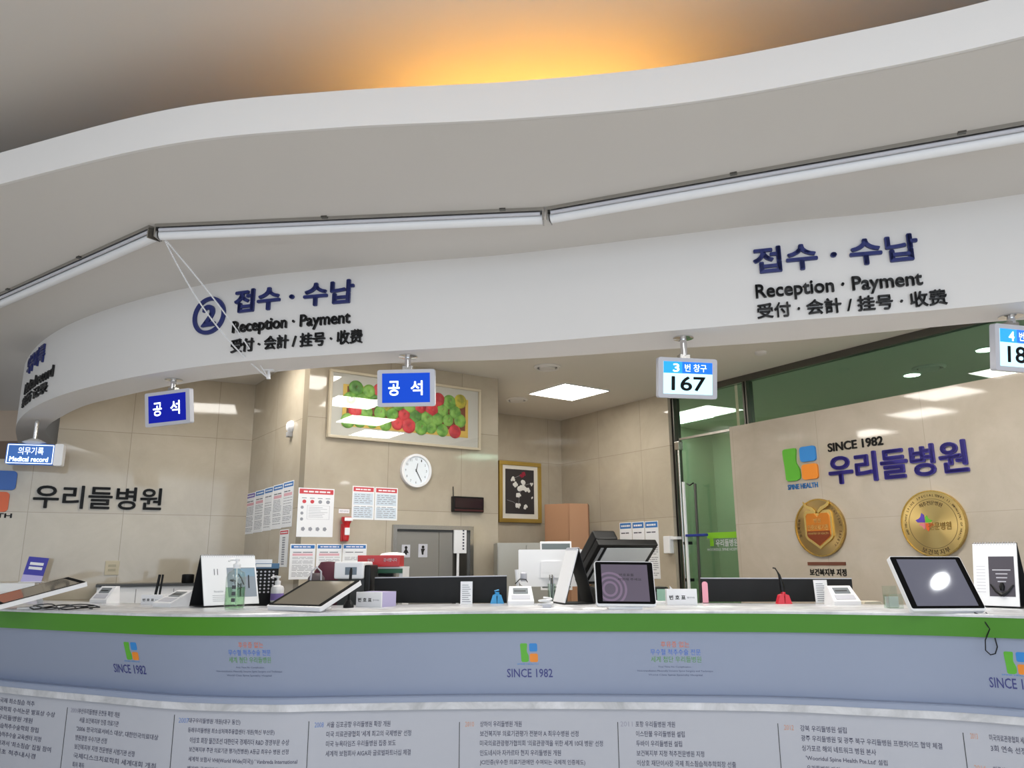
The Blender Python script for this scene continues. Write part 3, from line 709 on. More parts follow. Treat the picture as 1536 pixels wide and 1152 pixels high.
for sg in (-1, 1):
    wg = [(0.03, 0.56), (0.16, 0.70), (0.36, 0.78), (0.54, 0.92), (0.50, 0.74), (0.36, 0.66), (0.18, 0.58), (0.06, 0.48)]
    MB().prism([(sg * x * k, z * k) for x, z in wg][::sg], -0.044, -0.030).build('wing', M_GOLDL, t)
letters('shield_lettering', '병원', M_GOLDL, s, (-0.14 * k, 0.16 * k, 0.14 * k, 0.32 * k), -0.040, 0.003, 0.0)
letters('shield_lettering', '인증의료기관', M_GOLDL, s, (-0.42 * k, -0.09 * k, 0.42 * k, 0.10 * k), -0.040, 0.003, 0.01)
letters('shield_lettering', 'MINISTRY OF HEALTH', M_GOLDL, s, (-0.40 * k, -0.24 * k, 0.40 * k, -0.17 * k), -0.042, 0.002, 0.0)
t = W_R.mount('plaque_caption', 'thin brown bar and black caption under the smaller gold medallion', 'sign', 0, 0)
q = W_R.mid((1212, 843, 848, 1269, 843, 848)); MB().box((q[0], -0.006, q[1]), (q[2], 0, q[3])).build('bar', mat('brown_bar', (106, 62, 44), 0.4), t)
letters('caption', '보건복지부 지정', M_INK, t, W_R.mid((1215, 853, 864, 1270, 853, 864)), 0, 0.004, 0.03, flat=False)
ca = W_R.uv(1351, 787); cb = W_R.uv(1457, 787); cu = (ca[0] + cb[0]) / 2; ct = W_R.uv(1404, 735)[1]; cbm = W_R.uv(1404, 836)[1]; r = (ct - cbm) / 2 * 1.0
t = W_R.mount('medallion', 'larger gold medallion with a purple, green and orange clover on the stone panel', 'plaque', cu, (ct + cbm) / 2)
disc(MB(), r, -0.022, 0).build('disc', mat('gold_brushed', (208, 182, 122), 0.2, 1.0), t)
ringy(MB(), r * 0.965, r, -0.028, -0.022).build('rim', M_GOLD, t)
ringy(MB(), r * 0.735, r * 0.745, -0.0235, -0.022).build('inner_ring', M_BRONZE, t)
arc_text(MB(), '척추전문병원', r * 0.62, math.pi / 2, r * 0.12, -0.022, 0.002, step=0.2).build('arc_lettering', M_BRONZE, t, fix=False)
arc_text(MB(), '보건복지부', r * 0.86, -math.pi / 2, r * 0.15, -0.022, 0.002, inside=True, step=0.21).build('arc_lettering', M_BRONZE, t, fix=False)
arc_text(MB(), 'SPINE SPECIALTY', r * 0.85, math.pi * 0.62, r * 0.08, -0.022, 0.002, step=0.1).build('arc_lettering', M_BRONZE, t, fix=False)
arc_text(MB(), '2009.11.01', r * 0.85, math.pi * 0.3, r * 0.08, -0.022, 0.002, step=0.08).build('arc_lettering', M_BRONZE, t, fix=False)
arc_text(MB(), 'MINISTRY OF HEALTH', r * 0.85, 0, r * 0.07, -0.022, 0.002, step=0.07).build('arc_lettering', M_BRONZE, t, fix=False)
arc_text(MB(), 'AND WELFARE', r * 0.85, math.pi, r * 0.07, -0.022, 0.002, step=0.07).build('arc_lettering', M_BRONZE, t, fix=False)
def leaf(cx, cz, s, a):
    pts = [(0.04, 0.04), (0.8, 0.06), (1.0, 0.3), (0.62, 0.45), (0.45, 0.62), (0.3, 1.0), (0.06, 0.8)]
    return [(cx + (x * math.cos(a) - z * math.sin(a)) * s, cz + (x * math.sin(a) + z * math.cos(a)) * s) for x, z in pts]
o0 = (-0.22 * r, 0.03 * r)
for a, m_, sz in ((90, M_PURPLE, 0.30), (0, M_LGREEN, 0.22), (180, mat('clover_pink', (214, 120, 130), 0.4), 0.2), (-90, M_LORED, 0.26)):
    MB().prism(leaf(o0[0], o0[1], sz * r, math.radians(a)), -0.026, -0.022).build('clover_leaf', m_, t)
letters('medal_lettering', '전문병원', M_GOLDL, t, (-0.14 * r, -0.20 * r, 0.55 * r, 0.04 * r), -0.022, 0.004, 0.03)

# ================================================================== PICTURES, CLOCK, NOTICES
def picture(wall, label, px4, frame_m, mat_m, fw, mw, depth, lean=0.0, name='framed_picture'):
    """px4: left-top, left-bottom, right-top, right-bottom pixels of the frame's outer edge"""
    (a, b, c, d) = [wall.uv(*p, 0.02) for p in px4]
    u0 = (a[0] + b[0]) / 2; u1 = (c[0] + d[0]) / 2; z1 = (a[1] + c[1]) / 2; z0 = (b[1] + d[1]) / 2
    t = wall.mount(name, label, 'picture', (u0 + u1) / 2, z0)
    W_ = u1 - u0; H_ = z1 - z0
    T = Matrix.Translation((0, 0, 0)) @ Matrix.Rotation(lean, 4, 'X')
    mb = MB()
    for (x0, zz0, x1, zz1) in ((-W_ / 2, 0, W_ / 2, fw), (-W_ / 2, H_ - fw, W_ / 2, H_), (-W_ / 2, fw, -W_ / 2 + fw, H_ - fw), (W_ / 2 - fw, fw, W_ / 2, H_ - fw)):
        mb.box((x0, -depth, zz0), (x1, -0.002, zz1), bev=0.004)
    mb.build('frame', frame_m, t, M=T)
    m = MB().box((-W_ / 2 + fw, -depth * 0.55, fw), (W_ / 2 - fw, -0.004, H_ - fw)).build('mount_board', mat_m, t, M=T)
    return t, m, W_, H_, depth * 0.55
M_MOUNT = mat('mount_board_white', (228, 224, 214), 0.6)
M_MOUNTG = mat('mount_board_grey', (204, 202, 194), 0.6)
M_FRW = mat('pale_wood_frame', (200, 188, 164), 0.4)
t, m, W_, H_, yb = picture(W_C, 'long framed painting of green and red apples in a crate', [(497, 553), (488, 658), (720, 586), (719, 674)], M_FRW, M_MOUNTG, 0.022, 0.1, 0.045, lean=math.radians(0))
MB().box((-W_ / 2 + 0.024, -0.046, 0.024), (W_ / 2 - 0.024, -0.0435, H_ - 0.024)).build('glazing', glass_mat('picture_glass', (0.98, 0.98, 0.98), 1.0, base=0.045), t)
ax0, ax1, az0, az1 = -W_ / 2 + 0.12, W_ / 2 - 0.13, 0.105, H_ - 0.11
cv = MB().box((ax0, -yb - 0.003, az0), (ax1, -yb, az1)).build('painted_crate', mat('paint_yellow', (222, 186, 84), 0.6), m)
MB().box((ax0 + 0.035, -yb - 0.0036, az0 + 0.06), (ax1 - 0.03, -yb - 0.003, az1 - 0.015)).build('painted_shadow', mat('paint_brown', (126, 60, 36), 0.7), cv)
def apple_mat(name, c1, c2):
    m_ = mat(name, c1, 0.45); nt = m_.node_tree; tc = nt.nodes.new('ShaderNodeTexCoord'); nz = nt.nodes.new('ShaderNodeTexNoise'); nz.inputs['Scale'].default_value = 16
    cr = nt.nodes.new('ShaderNodeValToRGB'); lin = lambda c: tuple(((x / 255 + 0.055) / 1.055) ** 2.4 for x in c) + (1,)
    cr.color_ramp.elements[0].color = lin(c2); cr.color_ramp.elements[1].color = lin(c1); cr.color_ramp.elements[0].position = 0.35; cr.color_ramp.elements[1].position = 0.62
    nt.links.new(tc.outputs['Object'], nz.inputs['Vector']); nt.links.new(nz.outputs['Fac'], cr.inputs['Fac']); nt.links.new(cr.outputs['Color'], nt.nodes['Principled BSDF'].inputs['Base Color']); return m_
MA = [apple_mat('apple_green', (140, 192, 84), (84, 146, 46)), apple_mat('apple_red', (226, 62, 70), (178, 30, 50)), apple_mat('apple_yellow', (206, 190, 54), (150, 150, 40)), apple_mat('apple_deep_green', (104, 166, 66), (58, 116, 38))]
rA = 0.063
k = 0; yy = az0 + 0.055; row = 0; aps = []
while yy < az1 - 0.02:
    xx = ax0 + 0.055 + (0.055 if row % 2 else 0)
    while xx < ax1 - 0.04:
        aps.append((xx + random.uniform(-0.012, 0.012), yy + random.uniform(-0.012, 0.012), rA * random.uniform(0.86, 1.08))); xx += 0.112
    yy += 0.088; row += 1
for i, (x, z, rr) in enumerate(aps):
    f = (x - ax0) / (ax1 - ax0); q = random.random()
    mi = 1 if q < 0.05 + 0.10 * f else 2 if q > 0.93 else 3 if q > 0.66 else 0
    mb = MB(); lay = -yb - 0.004 - 0.0006 * (i % 7)
    mb.lathe([(rr, 0), (rr * 0.93, 0.006), (rr * 0.7, 0.011), (rr * 0.35, 0.0125), (rr * 0.16, 0.009), (0.002, 0.006)], 20, Matrix.Translation((x, lay, z)) @ Matrix.Rotation(math.pi / 2, 4, 'X'))
    ap = mb.build('painted_apple', MA[mi], cv)
    if i % 2 == 0:
        MB().tube([(x, lay - 0.006, z), (x + 0.006, lay - 0.014, z + 0.018)], 0.0025, 5).build('painted_stalk', M_WOODD, cv)
t, m, W_, H_, yb = picture(W_B, 'gold framed picture of white flowers on a dark ground in the niche', [(748, 692), (748, 785), (812, 694), (810, 783)], mat('gilt_frame', (186, 156, 78), 0.35, 0.6), M_MOUNT, 0.045, 0.1, 0.04)
cv = MB().box((-W_ / 2 + 0.09, -yb - 0.003, 0.10), (W_ / 2 - 0.10, -yb, H_ - 0.09)).build('painted_ground', mat('paint_charcoal', (52, 47, 48), 0.7), m)
def blob(cx, cz, r0, seed, n=9):
    rnd = random.Random(seed); mb = MB()
    for k in range(n):
        a = rnd.uniform(0, 6.28); d = r0 * rnd.uniform(0.1, 0.9); rr = r0 * rnd.uniform(0.35, 0.6)
        mb.lathe([(rr, 0), (rr * 0.8, 0.003), (0.001, 0.004)], 9, Matrix.Translation((cx + d * math.cos(a), -yb - 0.003 - 0.0003 * k, cz + d * math.sin(a))) @ Matrix.Rotation(math.pi / 2, 4, 'X'))
    return mb
M_FLW = mat('paint_white', (232, 230, 226), 0.6); M_FLR = mat('paint_crimson', (150, 26, 52), 0.6)
pw, ph = W_ - 0.19, H_ - 0.19; X = lambda a: -W_ / 2 + 0.09 + a * pw; Z = lambda a: 0.10 + a * ph
blob(X(0.6), Z(0.88), 0.035, 1).build('red_blossom', M_FLR, cv)
for i, (a, b_, rr) in enumerate(((0.25, 0.78, 0.03), (0.32, 0.65, 0.035), (0.58, 0.62, 0.06), (0.75, 0.55, 0.035), (0.92, 0.68, 0.02), (0.45, 0.40, 0.03), (0.44, 0.20, 0.035), (0.68, 0.16, 0.025), (0.92, 0.37, 0.015))):
    blob(X(a), Z(b_), rr, 20 + i, 8).build('white_blossom', M_FLW, cv)
for (a, b_, c_, d_) in ((0.05, 0.3, 0.44, 0.18), (0.45, 0.4, 0.58, 0.62), (0.58, 0.62, 0.95, 0.7), (0.25, 0.78, 0.6, 0.88), (0.44, 0.2, 0.45, 0.4)):
    MB().tube([(X(a), -yb - 0.003, Z(b_)), (X((a + c_) / 2) + 0.01, -yb - 0.003, Z((b_ + d_) / 2) + 0.01), (X(c_), -yb - 0.003, Z(d_))], 0.0025, 5).build('painted_twig', M_GREY, cv)

# wall clock
u, z = W_C.uv(624, 706, 0.02); e = W_C.uv(600, 706, 0.02); f = W_C.uv(649, 706, 0.02); r = (W_C.uv(624, 681, 0.02)[1] - W_C.uv(624, 731, 0.02)[1]) / 2
t = W_C.mount('wall_clock', 'round white wall clock on the stone pier under the apple painting', 'clock', u, z)
disc(MB(), r * 0.93, -0.022, 0, 48).build('dial', mat('clock_dial', (232, 238, 244), 0.5), t)
RY = Matrix.Rotation(math.pi / 2, 4, 'X')
R4 = MB(); ringy(R4, r * 0.86, r, -0.038, 0, 56); R4.build('rim', M_WPL, t)
for n in range(1, 13):
    a = math.pi / 2 - n * math.pi / 6; cx, cz = r * 0.7 * math.cos(a), r * 0.7 * math.sin(a); h = r * 0.07
    letters('numeral', str(n), M_DGREY, t, (cx - h * (0.5 if n < 10 else 0.9), cz - h, cx + h * (0.5 if n < 10 else 0.9), cz + h), -0.022, 0.001, 0.0)
def hand(ang, L, w_, y):
    c, s = math.cos(ang), math.sin(ang); P = [(-w_, -L * 0.15), (w_, -L * 0.15), (w_ * 0.6, L), (-w_ * 0.6, L)]
    return MB().prism([(x * c + zz * s, -x * s + zz * c) for x, zz in P], y - 0.0015, y)
hand(math.radians(12), r * 0.45, 0.004, -0.025).build('hour_hand', M_DGREY, t)
hand(math.radians(150), r * 0.68, 0.003, -0.028).build('minute_hand', M_DGREY, t)

# paper notices on the walls
def notice(wall, label, pxb, head_m, seed, off=0.0, group=None, style=0, name='notice'):
    """pxb: (xl, ytl, ybl, xr, ytr, ybr)"""
    u0, z0, u1, z1 = wall.mid(pxb); W_ = u1 - u0; H_ = z1 - z0; rnd = random.Random(seed)
    t = wall.mount(name, label, 'notice', (u0 + u1) / 2, z0, 0.0, group)
    y = -0.003 - off
    MB().box((-W_ / 2, y, 0), (W_ / 2, -off, H_)).build('sheet', M_PAPER, t)
    hh = H_ * (0.10 if style != 1 else 0.13)
    if head_m:
        hd = MB().box((-W_ / 2 + 0.008, y - 0.0006, H_ - hh - 0.008), (W_ / 2 - 0.008, y, H_ - 0.008)).build('heading', head_m, t)
        mb = MB(); x = -W_ * 0.36
        while x < W_ * 0.32:
            w_ = W_ * rnd.uniform(0.08, 0.2); mb.box((x, y - 0.0012, H_ - 0.008 - hh * 0.68), (min(x + w_, W_ * 0.38), y - 0.0006, H_ - 0.008 - hh * 0.36)); x += w_ + W_ * 0.03
        mb.build('heading_print', M_PAPER, hd)
    mb = MB(); mk = MB(); zz = H_ - hh - 0.02 - H_ * 0.05
    if style == 2:      # pictograms and a table
        for k in range(4):
            cx = -W_ * 0.33 + k * W_ * 0.22; disc_ = [(cx + W_ * 0.055 * math.cos(a * 0.6283), H_ * 0.72 + W_ * 0.05 * math.sin(a * 0.6283)) for a in range(10)]
            (mk if k < 2 else mb).prism(disc_, y - 0.0006, y)
            mb.box((cx - W_ * 0.07, y - 0.0006, H_ * 0.785), (cx + W_ * 0.06, y, H_ * 0.80))
            cx = -W_ * 0.33 + k * W_ * 0.2; mb.prism([(cx + W_ * 0.06 * math.cos(a * 1.2566), H_ * 0.16 + W_ * 0.06 * math.sin(a * 1.2566)) for a in range(5)], y - 0.0006, y)
        for k in range(3):
            mb.prism([(-W_ * 0.38 + W_ * 0.045 * math.cos(a * 1.05), H_ * (0.6 - k * 0.12) + W_ * 0.045 * math.sin(a * 1.05)) for a in range(6)], y - 0.0006, y)
        for (a0, b0, a1, b1) in ((-0.24, 0.36, -0.235, 0.64), (0.38, 0.36, 0.385, 0.64), (-0.24, 0.64, 0.385, 0.643), (-0.24, 0.36, 0.385, 0.363)): mb.box((W_ * a0, y - 0.0006, H_ * b0), (W_ * a1, y, H_ * b1))
        for k in range(7): mb.box((-W_ * 0.2, y - 0.0006, H_ * (0.6 - k * 0.033)), (W_ * rnd.uniform(0.0, 0.34), y, H_ * (0.606 - k * 0.033)))
        mk.build('printed_pictogram', M_PRED, t); mb.build('printed_text', M_PGREY, t)
    elif style == 1:    # two tables
        tb = MB().box((-W_ * 0.44, y - 0.0006, H_ * 0.44), (W_ * 0.44, y, H_ * 0.80)).box((-W_ * 0.44, y - 0.0006, H_ * 0.05), (W_ * 0.44, y, H_ * 0.38)).build('printed_table', M_LBLUE, t)
        for k in range(12):
            zz = H_ * (0.08 + 0.06 * k)
            if 0.38 * H_ < zz < 0.45 * H_: continue
            x = -W_ * 0.4
            while x < W_ * 0.3:
                w_ = W_ * rnd.uniform(0.08, 0.25); mb.box((x, y - 0.0012, zz), (min(x + w_, W_ * 0.42), y - 0.0006, zz + H_ * 0.018)); x += w_ + W_ * 0.06
        mb.build('printed_text', M_PGREY, t)
    elif style == 3:    # narrow vertical text
        zz = H_ - hh - 0.03
        while zz > 0.02:
            mb.box((-W_ * 0.16, y - 0.0006, zz - 0.012), (W_ * 0.16, y, zz)); zz -= 0.019
        mb.build('printed_text', M_PGREY, t)
    else:
        mb.box((-W_ * 0.38, y - 0.0006, zz - H_ * 0.02), (-W_ * 0.05, y, zz)); mb.box((0, y - 0.0006, zz - H_ * 0.02), (W_ * rnd.uniform(0.2, 0.4), y, zz))
        if rnd.random() < 0.6: MB().box((-W_ * 0.4, y - 0.0004, zz - H_ * 0.11), (W_ * 0.4, y, zz - H_ * 0.045)).build('printed_note', M_PINK, t)
        zz -= H_ * 0.15
        while zz > H_ * 0.06:
            x = -W_ * 0.4
            while x < W_ * 0.3:
                w_ = W_ * rnd.uniform(0.1, 0.4); mk.box((x, y - 0.0006, zz - H_ * 0.012), (min(x + w_, W_ * 0.42), y, zz)); x += w_ + W_ * 0.04
            zz -= H_ * rnd.choice((0.035, 0.035, 0.06))
        mb.build('printed_title', M_PDARK, t); mk.build('printed_text', M_PGREY, t)
    return t
NS = 'blue-headed sheets on the pier side'
xs = [368.5, 382, 396, 409, 424, 440]
lab = ['purple-marked sheet at the inner end of the row on the pier side', 'second sheet from the wall corner in the row on the pier side', 'middle sheet of the row of five on the pier side', 'fourth sheet from the wall corner in the row on the pier side', 'blue-headed sheet at the outer pier edge above the narrow red slip']
for i in range(5):
    f = lambda x, a, b: a + (b - a) * (x - 368.5) / (440 - 368.5)
    xl, xr = xs[i], xs[i + 1] - 0.5
    notice(W_S, lab[i], (xl, f(xl, 742, 720), f(xl, 802, 789), xr, f(xr, 742, 720), f(xr, 802, 789)), M_PURPLE if i == 0 else M_PBLUE, 40 + i)
notice(W_S, 'narrow red-headed slip on the pier side beside the white pump bottle', (419, 796, 851, 432, 793, 850), M_PRED, 50, style=3)
notice(W_C, 'tall poster with a red heading and small pictograms on the pier', (446, 732, 805, 500, 733, 806), M_PRED, 51, style=2)
notice(W_C, 'red-headed table sheet on the pier beside the clock, nearer the red torch', (528, 729, 779, 561, 730, 780), M_PRED, 52, style=1)
notice(W_C, 'red-headed table sheet on the pier beside the clock, nearer the black display', (562, 731, 780, 596, 732, 781), M_PRED, 53, style=1)
notice(W_C, 'blue-headed sheet with ruled lines at the pier edge', (434, 816, 869, 472, 816, 869), M_PBLUE, 54)
notice(W_C, 'blue-headed sheet in the middle of three on the pier', (474, 816, 869, 512, 816, 869), M_PBLUE, 55)
notice(W_C, 'blue-headed sheet behind the white card printer, under the red torch', (513, 816, 869, 549, 816, 869), M_PBLUE, 56)
for i, (xl, xr, lb) in enumerate(((931, 949, 'blue-headed sheet on the right stone wall, farthest from the glass door'), (950, 968, 'blue-headed sheet in the middle of three on the right stone wall'), (969, 989, 'blue-headed sheet on the right stone wall next to the glass door'))):
    notice(W_R, lb, (xl, 784 - i, 868, xr, 783 - i, 868), M_PBLUE, 60 + i)

# red emergency torch with its small label
u, z = W_C.uv(516, 793); t = W_C.mount('emergency_torch', 'red emergency torch in a wall holder between the posters', 'torch', u, z)
Z = lambda py: W_C.uv(516, py)[1] - z
MB().lathe([(0.022, Z(811)), (0.026, Z(806)), (0.024, Z(793)), (0.030, Z(786)), (0.042, Z(781)), (0.042, Z(776))], 18, Matrix.Translation((0, -0.045, 0))).build('torch_body', M_RED, t)
MB().box((-0.034, -0.092, Z(782)), (0.034, -0.084, Z(777)), bev=0.002).build('reflector_label', M_PAPER, t)
MB().box((-0.02, -0.074, Z(803)), (0.02, -0.06, Z(792)), bev=0.004).build('holder_clip', M_WPL, t)
MB().box((-0.03, -0.03, Z(812)), (0.03, 0, Z(786)), bev=0.004).build('holder', M_RED, t)
a = W_C.uv(508, 764); b = W_C.uv(524, 770)
t = W_C.mount('wall_label', 'tiny white label above the red emergency torch', 'label', (a[0] + b[0]) / 2, b[1])
MB().box((-0.045, -0.002, 0), (0.045, 0, 0.032)).build('label_plate', M_PAPER, t)
letters('label_text', '휴대용 비상조명등', M_PDARK, t, (-0.038, 0.009, 0.038, 0.023), -0.002, 0.001, 0.0)
# black LED display with an antenna
a = W_C.uv(680, 744, 0.04); b = W_C.uv(725, 769, 0.04)
t = W_C.mount('call_display', 'small black call display with an antenna above the steel door', 'display', (a[0] + b[0]) / 2, b[1])
W_ = b[0] - a[0]; H_ = a[1] - b[1]
c_ = MB().box((-W_ / 2, -0.05, 0), (W_ / 2, 0, H_), bev=0.006).build('casing', M_BLK, t)
MB().box((-W_ / 2 + 0.012, -0.052, 0.035), (W_ / 2 - 0.012, -0.05, H_ - 0.015)).build('display_window', mat('smoked_window', (36, 12, 14), 0.15), t)
MB().box((-W_ / 2 + 0.01, -0.053, 0.008), (W_ / 2 - 0.01, -0.05, 0.022)).build('lower_strip', mat('maroon_strip', (70, 24, 24), 0.4), t)
MB().tube([(-W_ / 2 + 0.012, -0.02, H_), (-W_ / 2 + 0.008, -0.02, H_ + 0.085)], 0.004, 8).build('antenna', M_BLK, t)
# long white notice hanging by the door, and its cord
a = W_C.uv(681, 795, 0.03); b = W_C.uv(699, 830, 0.03)
t = W_C.mount('hanging_sign', 'white upright sign hanging in the steel doorway', 'sign', (a[0] + b[0]) / 2, b[1])
MB().box((-(b[0] - a[0]) / 2, -0.04, 0), ((b[0] - a[0]) / 2, -0.02, a[1] - b[1]), bev=0.003).build('sign_body', M_WPL, t)
mb = MB()
for k in range(7): mb.box((0.02, -0.0415, 0.03 + k * 0.026), (0.036, -0.04, 0.045 + k * 0.026))
mb.build('printed_text', M_PDARK, t)
MB().tube([(-0.02, -0.03, 0), (-0.022, -0.03, -0.4), (-0.02, -0.03, -1.2)], 0.012, 8).build('pull_cord', M_WPL, t)
# electric outlet on the left wall, small fittings
u, z = W_L.uv(168, 852); t = W_L.mount('wall_outlet', 'beige blank outlet plate low on the plain stone wall', 'outlet', u, z)
MB().box((-0.055, -0.008, -0.06), (0.055, 0, 0.06), bev=0.003).build('plate', mat('beige_plate', (196, 184, 156), 0.4), t)
for k in (-0.025, 0.01): MB().box((-0.03, -0.011, k), (0.03, -0.008, k + 0.02), bev=0.001).build('rocker', mat('beige_plate_dark', (170, 160, 134), 0.4), t)
u, z = W_S.uv(438, 640); t = W_S.mount('wall_sensor', 'small white dome sensor near the top of the pier side', 'sensor', u, z)
MB().lathe([(0.002, 0.05), (0.035, 0.04), (0.052, 0.012), (0.052, 0)][::-1], 20, Matrix.Rotation(math.pi / 2, 4, 'X')).build('dome', M_WPL, t)
MB().box((-0.03, -0.04, -0.09), (0.03, 0, -0.045), bev=0.008).build('bracket', M_GREY, t)
u, z = W_R.uv(1008, 817, 0.03); t = thing('switch_box', 'white switch box fixed beside the glass door frame', 'switch', W_R.at(uG - 0.05, z), W_R.ang)
MB().box((-0.05, -0.06, -0.085), (0.04, 0, 0.085), bev=0.008).build('box_body', M_WPL, t)
MB().box((0.04, -0.045, 0.05), (0.13, 0.04, 0.078), bev=0.004).build('arm', M_WPL, t)
# pull bars and a closer rod on the glass door
t = thing('door_pull', 'steel pull bar and rods on the glass door edge', 'door handle', W_R.at(uG, 0), W_R.ang)
zt = W_R.uv(1016, 672)[1]
MB().tube([(0.10, 0.02, 0.3), (0.10, 0.02, zt)], 0.014, 10).build('pull_bar', M_STEEL, t)
MB().tube([(0.155, 0.01, 0.3), (0.155, 0.01, W_R.uv(1030, 722)[1])], 0.016, 10).build('pull_bar', M_WPL, t)
MB().box((0.06, 0.0, zt - 0.02), (0.13, 0.06, zt + 0.07), bev=0.01).build('lock_case', M_STEEL, t)
for zz in (1.2, 1.55): MB().box((0.09, 0.01, zz), (0.17, 0.075, zz + 0.03), bev=0.004).build('standoff', M_BLK, t)
t = thing('squeegee', 'long-handled squeegee with a blue crosspiece leaning at the glass door', 'squeegee', W_R.at(uG + 0.33, 0, 0.03), W_R.ang)
zq = W_R.uv(1045, 803)[1]
MB().tube([(0, 0, 0.2), (0, 0.02, W_R.uv(1040, 726)[1])], 0.013, 8).build('handle', M_STEELD, t)
MB().box((-0.13, -0.02, zq - 0.012), (0.13, 0.025, zq + 0.012), bev=0.005).build('crosspiece', mat('squeegee_blue', (30, 50, 140), 0.5), t)
MB().tube([(0, 0, zq + 0.5), (-0.05, 0, zq + 0.48), (-0.09, 0, zq + 0.5)], 0.007, 6).build('hook', M_BLK, t)
MB().box((-0.16, -0.02, 0.0), (0.16, 0.03, 0.2), bev=0.005).build('rubber_foot', M_BLK, t)

# ================================================================== RECEPTION COUNTER
CX = [-4.6, -3.6, -2.9, -2.3, -1.75, -1.25, -0.93, -0.25, 0.45, 1.27, 1.76, 2.09, 2.36, 3.0, 3.8]
CT = [5.5, 4.98, 4.62, 4.34, 4.12, 4.07, 4.12, 4.22, 4.2, 4.12, 3.985, 3.86, 3.70, 3.3, 2.7]
CL = [5.65, 5.10, 4.74, 4.47, 4.24, 4.15, 4.165, 4.2, 4.18, 4.1, 3.96, 3.85, 3.70, 3.3, 2.7]
TOP = Path(list(zip(CX, CT)), 8); LED = Path(list(zip(CX, CL)), 8)
Z_LED = 0.735; Z_LOW = Z_LED - 0.066
def rowxy(P, z, off): return P.row(z, off)
ctr = thing('reception_counter', 'long curved reception counter with a green edge and printed grey front panels', 'counter', (0, 4.2, 0))
def cpart(mb, name, m):
    o = mb.build(name, m, ctr); o.location = (0, -4.2, 0); return o
cpart(MB().rows([TOP.row(Z_CNT - 0.014, 0.004), TOP.row(Z_CNT - 0.003, 0.004), TOP.row(Z_CNT, 0.0), TOP.row(Z_CNT, -0.72), TOP.row(Z_CNT - 0.014, -0.72)], closed=True, caps=True), 'countertop', M_MARBLE)
ZG0 = 1.045
cpart(MB().rows([TOP.row(ZG0, 0), TOP.row(Z_CNT - 0.014, 0), TOP.row(Z_CNT - 0.014, -0.71), TOP.row(ZG0, -0.71)], closed=True, caps=True), 'green_edge', M_GREEN)
FB = 0.055   # how far the front panel stands back from the ledge front
PAN_T = Path([(p.x - n.x * 0.02, p.y - n.y * 0.02) for p, n in zip(TOP.p, TOP.nrm)][::4], 4)
PAN_B = Path([(p.x - n.x * FB, p.y - n.y * FB) for p, n in zip(LED.p, LED.nrm)][::4], 4)
cpart(MB().rows([PAN_B.row(Z_LED), PAN_T.row(ZG0), PAN_T.row(ZG0, -0.05), PAN_B.row(Z_LED, -0.05)], closed=True, caps=True), 'front_panel', M_PANEL)
cpart(MB().rows([LED.row(Z_LED - 0.03, 0), LED.row(Z_LED - 0.006, 0), LED.row(Z_LED, -0.006), LED.row(Z_LED, -0.2), LED.row(Z_LED - 0.03, -0.2)], closed=True, caps=True), 'ledge_top', M_PANEL)
cpart(MB().rows([LED.row(Z_LOW, -0.004), LED.row(Z_LED - 0.03, -0.004), LED.row(Z_LED - 0.03, -0.2), LED.row(Z_LOW, -0.2)], closed=True, caps=True), 'ledge_marble', M_MARBLE)
LOWP = Path([(p.x - n.x * 0.03, p.y - n.y * 0.03) for p, n in zip(LED.p, LED.nrm)][::4], 4)
cpart(MB().rows([LOWP.row(0.0), LOWP.row(Z_LOW), LOWP.row(Z_LOW, -0.06), LOWP.row(0.0, -0.06)], closed=True, caps=True), 'lower_panel', M_LOWER)

class Panel:                                                   # the leaning front panel as a (arc length, height) surface
    def at_fn(s, t0, off=0.0):
        def f(u, v, wv):
            k = (v - Z_LED) / (ZG0 - Z_LED); t = t0 + u
            a, na = PAN_B.at(t); b, nb = PAN_T.at(t); p = a.lerp(b, k); n = na.lerp(nb, k)
            return (p.x - n.x * wv, p.y - n.y * wv, v)
        return f
    def locate(s, px, py):
        z = 0.88; t = 0
        for _ in range(4):
            best = None
            for i in range(500):
                tt = PAN_B.L * i / 500; q = s.at_fn(tt)(0, z, 0); e = abs(px_of(q)[0] - px)
                if best is None or e < best[0]: best = (e, tt, q)
            t = best[1]; r = ray(px, py); z = CZ + r.z * best[2][1] / r.y
        return t, z
PAN = Panel()
def panel_text(name, body, m, xl, xr, yt, yb, bold=0.0):
    a = PAN.locate(xl, (yt + yb) / 2); b = PAN.locate(xr, (yt + yb) / 2)
    zt = PAN.locate((xl + xr) / 2, yt)[1]; zb = PAN.locate((xl + xr) / 2, yb)[1]
    cpart(put_text(MB(), body, (0, zb, b[0] - a[0], zt), -0.0005, 0.001, bold, PAN.at_fn(a[0]), True), name, m)
